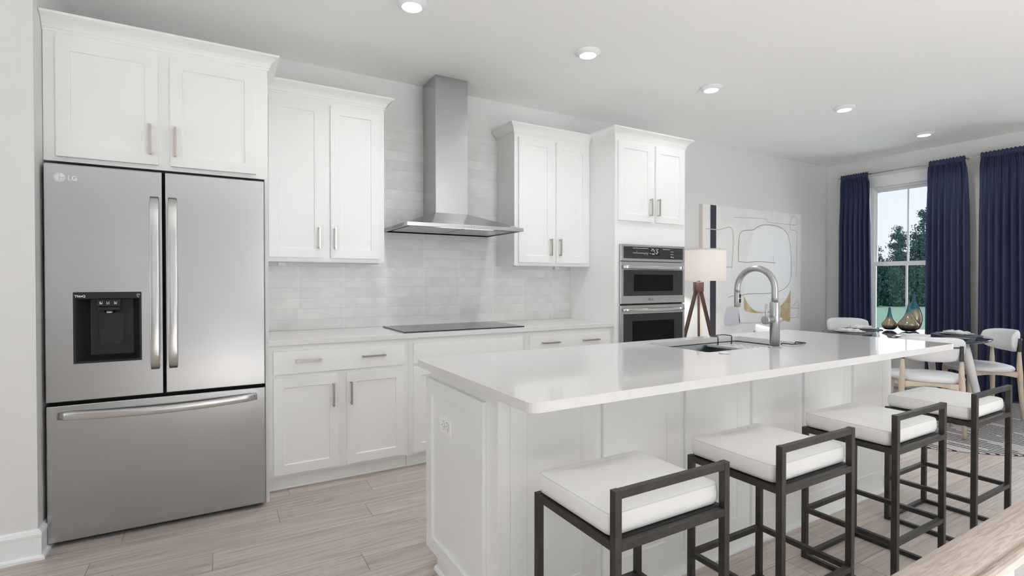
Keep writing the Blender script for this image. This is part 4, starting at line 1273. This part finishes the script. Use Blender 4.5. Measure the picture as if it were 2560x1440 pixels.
# place settings
def make_setting(x, y, ang, where, first=None):
    pass
PG = {'mat': 'placemats on the dining table', 'plate': 'plates on the dining table', 'nap': 'napkins on the dining table', 'fork': 'forks on the dining table', 'knife': 'knives on the dining table'}
def placemat():
    bm = B(); lathe(bm, [(0.0, 0.0), (0.188, 0.0), (0.19, 0.0015), (0.188, 0.003), (0.0, 0.003)], seg=48, smooth=False); return obj('placemat', bm, MATW)
def plate():
    bm = B(); lathe(bm, [(0.0, 0.0), (0.075, 0.0), (0.08, 0.003), (0.128, 0.013), (0.130, 0.0145), (0.126, 0.0155), (0.08, 0.006), (0.0, 0.005)], seg=48); return obj('dinner_plate', bm, CERAM)
def napkin():
    bm = B(); nx, ny = 12, 8; g = {}
    for s in (0, 1):
        for i in range(nx + 1):
            for j in range(ny + 1):
                x = -0.095 + 0.19 * i / nx; y = -0.055 + 0.11 * j / ny
                z = 0.006 + 0.005 * math.sin(i * 1.1 + j * 0.6) + 0.003 * math.sin(j * 1.7) + 0.004 * (abs(i - nx / 2) < 2) + (0.009 if s else 0)
                g[s, i, j] = bm.verts.new((x + 0.006 * math.sin(j * 1.3), y + 0.006 * math.sin(i), z if s else z * 0.35))
    for s in (0, 1):
        for i in range(nx):
            for j in range(ny):
                f = bm.faces.new([g[s, i, j], g[s, i + 1, j], g[s, i + 1, j + 1], g[s, i, j + 1]]); f.smooth = True
    for i in range(nx):
        for j in (0, ny): bm.faces.new([g[0, i, j], g[0, i + 1, j], g[1, i + 1, j], g[1, i, j]])
    for j in range(ny):
        for i in (0, nx): bm.faces.new([g[0, i, j], g[0, i, j + 1], g[1, i, j + 1], g[1, i, j]])
    return obj('napkin', bm, NAPK)
def fork():
    bm = B(); tube(bm, [(0, -0.09, 0.002), (0, -0.02, 0.003), (0, 0.03, 0.004), (0, 0.05, 0.003)], 0, rect=[(0.0055, 0.0012, 0.001), (0.004, 0.0012, 0.001), (0.0035, 0.0012, 0.001), (0.010, 0.0012, 0.001)], up=(0, 0, 1))
    for k in range(4): box(bm, -0.0105 + k * 0.006, -0.0075 + k * 0.006, 0.05, 0.095, 0.002, 0.004)
    return obj('fork', bm, CHROME)
def knife():
    bm = B(); tube(bm, [(0, -0.10, 0.002), (0, -0.01, 0.003), (0, 0.0, 0.003), (0.002, 0.06, 0.003), (-0.002, 0.105, 0.003)], 0, rect=[(0.006, 0.0022, 0.002), (0.0055, 0.0022, 0.002), (0.007, 0.001, 0.0005), (0.009, 0.001, 0.0005), (0.002, 0.001, 0.0005)], up=(0, 0, 1))
    return obj('knife', bm, CHROME)
protos = {}
TZ = 0.7504
SETS = [  # direction from table centre, wording
    (214, 'before the chair that backs onto the island'), (-46, 'before the chair on the rightmost curtain side'),
    (70, 'before the chair in the corner by the leftmost curtain'), (140, 'before the chair by the abstract painting')]
for si, (dg, wh) in enumerate(SETS):
    a = math.radians(dg); r = 0.455; x, y = TC[0] + r * math.cos(a), TC[1] + r * math.sin(a); rz = a + PI / 2
    def put(key, fn, dx, dy, z, rot, label, cat):
        if key not in protos: o = protos[key] = fn()
        else:
            o = protos[key].copy(); C.objects.link(o)
        c, s = math.cos(rz), math.sin(rz)
        o.location = (x + dx * c - dy * s, y + dx * s + dy * c, z); o.rotation_euler = (0, 0, rz + rot)
        tag(o, label, cat, PG[key])
    put('mat', placemat, 0, 0, TZ, 0, 'round charcoal placemat ' + wh, 'placemat')
    put('plate', plate, 0, 0, TZ + 0.0032, 0, 'white plate ' + wh, 'plate')
    put('nap', napkin, 0.01, 0.0, TZ + 0.0195, 0.25, 'folded white napkin on the plate ' + wh, 'napkin')
    put('fork', fork, -0.155, 0.0, TZ + 0.0034, 0.05, 'silver fork on the placemat ' + wh, 'fork')
    put('knife', knife, 0.155, 0.0, TZ + 0.0034, -0.05, 'silver knife on the placemat ' + wh, 'knife')

# vases
def vase(name, label, x, y, prof):
    bm = B(); lathe(bm, prof, (0, 0, 0), 40)
    o = obj(name, bm, VASE); o.location = (x, y, TZ); o.scale = (1.07, 1.07, 1.0); md = o.modifiers.new('sub', 'SUBSURF'); md.levels = 1; md.render_levels = 2
    return tag(o, label, 'vase', 'teal and bronze glass vases on the dining table')
vase('vase', 'smallest onion-shaped bronze vase with teal neck, apart from the taller two', 6.17, 2.685,
     [(0.0, 0.0), (0.040, 0.0), (0.056, 0.020), (0.067, 0.045), (0.066, 0.060), (0.055, 0.080), (0.040, 0.100), (0.027, 0.126), (0.018, 0.158), (0.012, 0.198), (0.010, 0.24), (0.0, 0.241)])
vase('vase', 'widest onion-shaped bronze vase with long thin teal neck in front', 6.15, 2.505,
     [(0.0, 0.0), (0.050, 0.0), (0.074, 0.024), (0.090, 0.060), (0.088, 0.080), (0.070, 0.108), (0.049, 0.136), (0.032, 0.168), (0.020, 0.205), (0.011, 0.25), (0.0055, 0.30), (0.0045, 0.335), (0.0, 0.336)])
vase('vase', 'tallest teardrop-shaped bronze vase with pointed teal tip, standing behind', 6.345, 2.535,
     [(0.0, 0.0), (0.034, 0.0), (0.052, 0.03), (0.064, 0.08), (0.068, 0.125), (0.062, 0.175), (0.046, 0.225), (0.028, 0.27), (0.013, 0.315), (0.006, 0.355), (0.005, 0.38), (0.0, 0.381)])

# ------------------------------------------------------------------ curtains and rods
def curtain(name, label, y0, y1, seed, flare=0.04):
    t = thing(name, label, 'curtain', (XR - 0.10, (y0 + y1) / 2, 0.0), 'navy curtains at the dining windows')
    rnd = random.Random(seed)
    yc, hw = (y0 + y1) / 2, (y1 - y0) / 2
    folds = 6.5
    ph = rnd.random() * 6; amps = [0.7 + 0.6 * rnd.random() for _ in range(16)]
    def sheet(z0, z1, nz, nt, top):
        bm = B(); g = []
        for j in range(nz + 1):
            z = z0 + (z1 - z0) * j / nz; row = []
            k = min(1.0, (2.59 - z) / 0.6) if not top else 0
            w = hw; d_ = max(0.0, 2.592 - z); sh = flare * (0.42 * (1 - math.exp(-d_ / 0.06)) + 0.58 * min(1.0, d_ / 1.9))
            for i in range(nt + 1):
                s = i / nt; fphase = s * folds * 2 * PI + ph
                am = amps[int(s * folds) % 16]
                if top:
                    dx = 0.016 + 0.004 * math.sin(fphase * 2.3) * (0.5 + 0.5 * (z > z0 + 0.03))
                    zz = z + (0.006 * math.sin(fphase * 1.7 + 1) if j == nz else 0)
                    yy = yc - hw + 2 * hw * s
                else:
                    fine = math.sin(fphase * 3.1 + am) * 0.010 * max(0, 1 - k * 1.4)
                    dx = 0.022 + (0.030 * k + 0.008) * am * math.sin(fphase) + fine
                    zz = z; yy = yc - w - sh + (2 * w + sh + 0.010 * (1 - math.exp(-d_ / 0.06))) * s + 0.014 * k * math.sin(2 * fphase)
                row.append(bm.verts.new((XR - 0.10 - dx, yy, zz)))
            g.append(row)
        for a, b_ in zip(g[:-1], g[1:]):
            for i in range(nt):
                f = bm.faces.new([a[i], a[i + 1], b_[i + 1], b_[i]]); f.smooth = True
        return bm
    o = obj('drape', sheet(0.015, 2.592, 34, 170, False), NAVY, t)
    md = o.modifiers.new('thick', 'SOLIDIFY'); md.thickness = 0.003; md.offset = 0
    bm = sheet(2.592, 2.652, 4, 80, True); 
    # back of the rod pocket
    o = obj('rod_pocket', bm, NAVY, t); md = o.modifiers.new('thick', 'SOLIDIFY'); md.thickness = 0.004; md.offset = 0
    bm = B(); 
    rows = [[bm.verts.new((XR - 0.10 + 0.013, yc - hw + 2 * hw * i / 40 , z)) for i in range(41)] for z in (2.595, 2.65)]
    for i in range(40): bm.faces.new([rows[0][i], rows[0][i + 1], rows[1][i + 1], rows[1][i]])
    return t
curtain('curtain', 'navy curtain on the corner side of the dining window', 3.365, 3.692, 1, 0.07)
curtain('curtain', 'navy curtain on the side of the dining window nearest the rightmost curtain', 2.392, 2.728, 2)
curtain('curtain', 'navy curtain at the far right edge of the photo', 1.895, 2.262, 3)
def rod(label, y0, y1):
    t = thing('curtain_rod', label, 'curtain rod', (XR - 0.10, (y0 + y1) / 2, 2.624))
    bm = B(); tube(bm, [(XR - 0.10, y0, 2.624), (XR - 0.10, y1, 2.624)], 0.0085, 14)
    obj('pole', bm, CHROME, t)
    for y in (y0, y1):
        bm = B(); tube(bm, [(XR - 0.10, y - 0.012, 2.624), (XR - 0.10, y + 0.012, 2.624)], 0.0125, 16)
        obj('finial', bm, CHROME, t, bevel=0.001)
    for y in (y0 + 0.02, y1 - 0.02):
        bm = B(); tube(bm, [(XR - 0.092, y, 2.624), (XR, y, 2.624)], 0.005, 10)
        obj('wall_bracket', bm, CHROME, t)
rod('silver curtain rod across the dining window holding two navy curtains', 2.378, 3.712)
rod('silver curtain rod of the rightmost navy curtain', 0.9, 2.274)

# ------------------------------------------------------------------ painting
PY = 3.885
bm = B()
box(bm, 4.700, 6.585, PY, YB - 0.002, 0.46, 2.128, mi=0)
bm.faces.ensure_lookup_table()
for f in bm.faces:
    if abs(f.calc_center_median().x - 4.700) < 1e-4: f.material_index = 1
def flat(pts, mi, k):
    vs = [bm.verts.new((x, PY - 0.0006 * k, z)) for x, z in pts]
    f = bm.faces.new(vs); f.material_index = mi
    r = bmesh.ops.triangulate(bm, faces=[f])
def smoothpts(pts, n=6):
    out = []
    P = [pts[0]] + list(pts) + [pts[-1]]
    for i in range(1, len(P) - 2):
        for k in range(n):
            t = k / n; a, b_, c, d = P[i - 1], P[i], P[i + 1], P[i + 2]
            out.append(tuple(0.5 * ((2 * b_[m]) + (-a[m] + c[m]) * t + (2 * a[m] - 5 * b_[m] + 4 * c[m] - d[m]) * t * t + (-a[m] + 3 * b_[m] - 3 * c[m] + d[m]) * t ** 3) for m in (0, 1)))
    out.append(pts[-1])
    return out
def stroke(pts, w, mi, k, n=6):
    q = smoothpts(pts, n); prev = None
    for i, p in enumerate(q):
        a = q[max(i - 1, 0)]; b_ = q[min(i + 1, len(q) - 1)]
        d = Vector((b_[0] - a[0], b_[1] - a[1])); d.normalize(); nn = Vector((-d.y, d.x)) * w / 2
        pr = (bm.verts.new((p[0] + nn.x, PY - 0.0006 * k, p[1] + nn.y)), bm.verts.new((p[0] - nn.x, PY - 0.0006 * k, p[1] - nn.y)))
        if prev:
            f = bm.faces.new([prev[0], prev[1], pr[1], pr[0]]); f.material_index = mi
        prev = pr
flat(smoothpts([(5.599, 1.872), (5.513, 1.611), (5.442, 1.331), (5.438, 1.09), (5.503, 0.996), (5.622, 0.914), (5.805, 0.884), (5.992, 0.907), (6.152, 0.982), (6.332, 1.137), (6.361, 1.595), (6.292, 1.851), (6.143, 1.922), (5.826, 1.944)]), 2, 1)
flat([(4.827, 0.46), (4.927, 0.46), (4.927, 2.128), (4.827, 2.128)], 3, 2)
flat(smoothpts([(6.365, 1.156), (6.36, 0.95), (6.353, 0.758), (6.24, 0.762), (6.122, 0.767), (6.009, 0.849), (6.12, 0.933), (6.25, 1.019), (6.332, 1.107)], 4), 4, 2)
flat(smoothpts([(5.429, 1.09), (5.439, 0.927), (5.533, 0.892), (5.713, 0.875), (5.992, 0.880), (5.992, 0.904), (5.805, 0.884), (5.622, 0.914), (5.503, 0.996), (5.444, 1.071)], 4), 4, 2)
flat(smoothpts([(5.08, 0.744), (5.066, 0.799), (5.092, 0.915), (5.147, 0.962), (5.301, 0.964), (5.336, 0.926), (5.337, 0.797), (5.36, 0.759), (5.19, 0.739)], 4), 5, 2)
stroke([(5.32, 1.495), (5.324, 1.697), (5.352, 1.827), (5.438, 1.868), (5.599, 1.885), (5.689, 1.927), (5.826, 1.957), (6.078, 1.952), (6.241, 1.898), (6.325, 1.793), (6.361, 1.595), (6.364, 1.316), (6.281, 1.197), (6.086, 1.129), (5.834, 1.113), (5.502, 1.111), (5.357, 1.091), (5.23, 1.093), (5.146, 1.073)], 0.0055, 6, 3)
stroke([(5.32, 1.499), (5.47, 1.489), (5.708, 1.503), (6.05, 1.49)], 0.0055, 6, 3)
stroke([(5.995, 1.59), (5.997, 1.46)], 0.0045, 7, 3)
stroke([(5.237, 2.012), (5.825, 2.03), (5.872, 1.994), (6.274, 1.988), (6.492, 1.996), (6.475, 2.059), (6.423, 2.106), (6.356, 2.042), (6.341, 1.952), (6.358, 1.923), (6.476, 1.909), (6.494, 1.84), (6.483, 1.306)], 0.0045, 7, 3)
stroke([(4.754, 1.855), (4.964, 1.853), (5.21, 1.865), (5.207, 1.457), (5.171, 1.429), (4.93, 1.437)], 0.010, 8, 3)
stroke([(5.337, 0.797), (5.388, 0.767), (5.837, 0.759)], 0.0045, 7, 3)
stroke([(6.368, 0.917), (6.573, 0.911)], 0.005, 7, 3)
stroke([(6.368, 0.917), (6.527, 1.004), (6.529, 0.832), (6.488, 0.797), (6.369, 0.797)], 0.005, 7, 3)
tag(obj('abstract_painting', bm, [CANVAS, CANVSIDE, CANVW, PNAVY, POCHRE, PBLUE, PBLACK, PGREY, PBEIGE]), 'large pale abstract canvas with dark stripe and ochre shapes on the back wall', 'painting')

# ------------------------------------------------------------------ floor lamp
LX, LY = 4.176, 3.50
fl = thing('floor_lamp', 'lit tripod floor lamp with white drum shade beside the oven tower', 'floor lamp', (LX, LY, 0))
bm = B(); lathe(bm, [(0.258, 0.0), (0.258, 0.311), (0.2565, 0.311), (0.2565, 0.0), (0.258, 0.0)], (LX, LY, 1.268), 64, close=False)
o = obj('lamp_shade', bm, SHADE, fl); md = o.modifiers.new('es', 'EDGE_SPLIT'); md.split_angle = math.radians(40)
bm = B(); lathe(bm, [(0.0, 0.0), (0.2555, 0.0), (0.2555, 0.002), (0.0, 0.002)], (LX, LY, 1.566), 48)
obj('added_shade_disc', bm, SHADE, fl)  # unseen disc added to hold back light thrown at the ceiling
bm = B(); lathe(bm, [(0.050, 0.0), (0.052, 0.002), (0.052, 0.094), (0.050, 0.096)], (LX, LY, 1.160), 32)
obj('hub', bm, WALNUT, fl, bevel=0.001)
bm = B(); lathe(bm, [(0.016, 0.0), (0.016, 0.10), (0.021, 0.105), (0.021, 0.15)], (LX, LY, 1.256), 20)
obj('socket', bm, CHROME, fl)
bm = B(); lathe(bm, [(0.0, 0.0), (0.020, 0.006), (0.036, 0.035), (0.034, 0.065), (0.015, 0.095), (0.0, 0.098)], (LX, LY, 1.405), 20)
BULB = emis('warm_bulb_glow', (1.0, 0.95, 0.90), 330.0)
obj('bulb', bm, BULB, fl)
for k in range(3):
    a = math.radians((222, 342, 102)[k]); c, s = math.cos(a), math.sin(a)
    bm = B(); tube(bm, [(LX + c * 0.028, LY + s * 0.028, 1.162), (LX + c * 0.335, LY + s * 0.335, 0.0)], 0, rect=(0.017, 0.011, 0.003), up=(-s, c, 0), smooth=False)
    obj('leg', bm, WALNUT, fl)

# ------------------------------------------------------------------ ceiling downlights
DG = 'round ceiling downlights'
LTS = [(0.955, 2.785, 'round ceiling downlight nearest the refrigerator, cut by the top edge of the photo'), (2.200, 2.778, 'round ceiling downlight second from the refrigerator'), (3.465, 2.785, 'round ceiling downlight third from the refrigerator, out from the oven tower'),
       (4.904, 2.505, 'round ceiling downlight fourth from the refrigerator, short of the dining window'), (6.482, 2.515, 'round ceiling downlight closest to the navy curtains')]
dl0 = None
for (x, y, lab), lw in zip(LTS, (1.0, 1.0, 0.5, 0.75, 0.85)):
    if dl0 is None:
        t = thing('ceiling_downlight', lab, 'ceiling light', (0, 0, 0), DG)
        bm = B(); lathe(bm, [(0.0, 0.0), (0.084, 0.0), (0.086, -0.004), (0.083, -0.008), (0.060, -0.024), (0.057, -0.0255), (0.0545, -0.024), (0.0, -0.024)], (0, 0, -0.0002), 48)
        o = obj('trim_ring', bm, TRIM, t); md = o.modifiers.new('es', 'EDGE_SPLIT'); md.split_angle = math.radians(50)
        bm = B(); lathe(bm, [(0.0545, -0.0242), (0.050, -0.0262), (0.0, -0.0275)], (0, 0, 0), 40, close=False)
        obj('lens', bm, LENS, t)
        t.location = (x, y, ZC); dl0 = t
    else:
        t = dup(dl0, (x, y, ZC), 0, lab, DG)
    ll = area_light('downlight_lamp', (x, y, ZC - 0.030), (0, 0, 0), 0.09, 0.09, LAMP_W * lw, (0.93, 0.97, 1.0), 'DISK')
    ll.data.spread = math.radians(138)

# ------------------------------------------------------------------ stair railing in the near corner
sr = thing('stair_railing', 'light oak handrail on white balusters in the near corner', 'railing', (1.0, 0.24, 0))
RX0, RX1, RY = 0.30, 2.6, 0.257
prof = [(-0.022, 0.905), (0.030, 0.905), (0.034, 0.912), (0.034, 0.920), (0.028, 0.930), (0.014, 0.939), (0.0, 0.942), (-0.014, 0.941), (-0.0225, 0.938), (-0.0235, 0.9325), (-0.0265, 0.9315), (-0.0285, 0.936), (-0.032, 0.936), (-0.034, 0.9335), (-0.033, 0.930), (-0.025, 0.926)]
bm = B()
rings = [[bm.verts.new((x, RY + o, z)) for o, z in prof] for x in (RX0, RX1)]
for i in range(len(prof)):
    j = (i + 1) % len(prof); f = bm.faces.new([rings[0][i], rings[0][j], rings[1][j], rings[1][i]]); f.smooth = 1 < i < 8
bm.faces.new(rings[0]); bm.faces.new(rings[1])
obj('handrail', bm, RAILOAK, sr)
k = 0
x = RX0 + 0.06
while x < RX1 - 0.03:
    bm = B(); box(bm, x, x + 0.032, RY - 0.016, RY + 0.016, 0.04, 0.9055)
    obj('baluster', bm, TRIM, sr, bevel=0.002)
    x += 0.098
bm = B(); box(bm, RX0, RX1, RY - 0.045, RY + 0.045, 0.0, 0.04)
obj('bottom_rail', bm, TRIM, sr, bevel=0.003)

# ------------------------------------------------------------------ outside
GZ = -0.19
bm = B(); box(bm, XR + 0.6, 90, -45, 70, GZ - 0.2, GZ)
o = struct('lawn', bm, LAWN, 'green lawn outside the dining window')
def foliage_bm(rnd, shape, n, size):
    bm = B()
    for _ in range(n):
        p = shape(rnd)
        s = size * (0.6 + 0.8 * rnd.random())
        q = Matrix.Rotation(rnd.random() * 6.28, 3, 'Z') @ Matrix.Rotation(rnd.random() * 3.14, 3, 'X') @ Matrix.Rotation(rnd.random() * 6.28, 3, 'Y')
        vs = [bm.verts.new(Vector(p) + q @ Vector(c) * s) for c in ((-0.5, -0.9, 0), (0.5, -0.9, 0.15), (0.7, 0.3, 0), (0, 1.0, -0.1), (-0.7, 0.3, 0.1))]
        bm.faces.new(vs)
    return bm
def conifer(label, x, y, h, r, seed, dense=1.0, mat_=None):
    t = thing('conifer_tree', label, 'tree', (x, y, GZ), 'trees beyond the lawn')
    rnd = random.Random(seed)
    bm = B(); lathe(bm, [(0.13, 0.0), (0.10, h * 0.5), (0.02, h * 0.96)], (x, y, GZ), 10)
    obj('trunk', bm, BARK, t)
    br = []
    for _ in range(110):
        u = rnd.random() ** 1.1; z = h * (0.05 + 0.93 * u)
        br.append((rnd.random() * 6.283, z, r * (1.0 - z / h + 0.06) ** 0.8 * (0.65 + 0.65 * rnd.random())))
    wts = [b_[2] ** 1.3 for b_ in br]
    def shp(rd):
        a, z, l_ = rd.choices(br, wts)[0]
        t_ = rd.random() ** 0.7; sp_ = 0.10 + 0.16 * l_ * (1 - 0.5 * t_)
        return (x + t_ * l_ * math.cos(a) + rd.gauss(0, sp_), y + t_ * l_ * math.sin(a) + rd.gauss(0, sp_), GZ + max(0.1, z + 0.18 * t_ * l_ + rd.gauss(0, sp_ * 0.8)))
    obj('crown', foliage_bm(rnd, shp, int(16000 * dense), 0.055), mat_ or LEAF_A, t)
def shrub(label, x, y, h, r, seed):
    t = thing('evergreen_shrub', label, 'shrub', (x, y, GZ), 'shrubs along the far edge of the lawn')
    rnd = random.Random(seed)
    def shp(rd):
        a = rd.random() * 6.283; u = rd.random(); z = h * u
        env = r * math.sqrt(max(0.0, 1 - (u * 0.96) ** 2.4)) * (0.85 + 0.25 * math.sin(a * 3 + seed) * math.sin(u * 4 + seed))
        q = env * rd.random() ** 0.4
        return (x + q * math.cos(a), y + q * math.sin(a), GZ + 0.05 + z)
    obj('foliage', foliage_bm(rnd, shp, 9000, 0.06), LEAF_B, t)
    bm = B(); lathe(bm, [(0.07, 0), (0.03, h * 0.6)], (x, y, GZ), 8)
    obj('stem', bm, BARK, t)
# points on the tree line, located by bearing from the room (az) and depth
def at(px, depth):
    u = (px - 1280) / 1275.43; yw = math.radians(29.958)
    return (depth * (math.sin(yw) + u * math.cos(yw)), depth * (math.cos(yw) - u * math.sin(yw)))
for (px, dep, h, r, sd, lab) in ((2160, 37, 5.5, 1.3, 11, 'dark evergreen tree just right of the leftmost curtain, seen through the window'), (2308, 35.5, 6.5, 1.6, 12, 'tall spreading evergreen tree seen through the right-hand panes'),
                                 (2246, 43, 6.2, 1.3, 13, 'slimmer evergreen behind the tall tree, at the middle of the window'), (2450, 36, 5.4, 1.4, 14, 'evergreen tree outside, seen between the two right curtains')):
    x, y = at(px, dep); conifer(lab, x, y, h, r, sd)
for i, (px, dep, h, r, lab) in enumerate(((2168, 29.4, 2.25, 0.74, 'dark shrub at the lawn edge next to the leftmost curtain'), (2236, 29.6, 2.1, 0.74, 'low dark shrub at the lawn edge below the gap of sky'),
                                          (2304, 29.4, 2.5, 0.74, 'dark shrub at the lawn edge behind the right-hand lower pane'), (2372, 29.6, 2.4, 0.74, 'dark shrub outside behind the middle curtain'),
                                          (2202, 31.2, 2.45, 0.74, 'taller dark shrub behind the shrub next to the leftmost curtain'), (2270, 31.2, 2.5, 0.74, 'dark shrub in the second row behind the window bar'), (2338, 31.2, 2.5, 0.74, 'dark shrub in the second row towards the middle curtain'))):
    x, y = at(px, dep); shrub(lab, x, y, h, r, 30 + i)
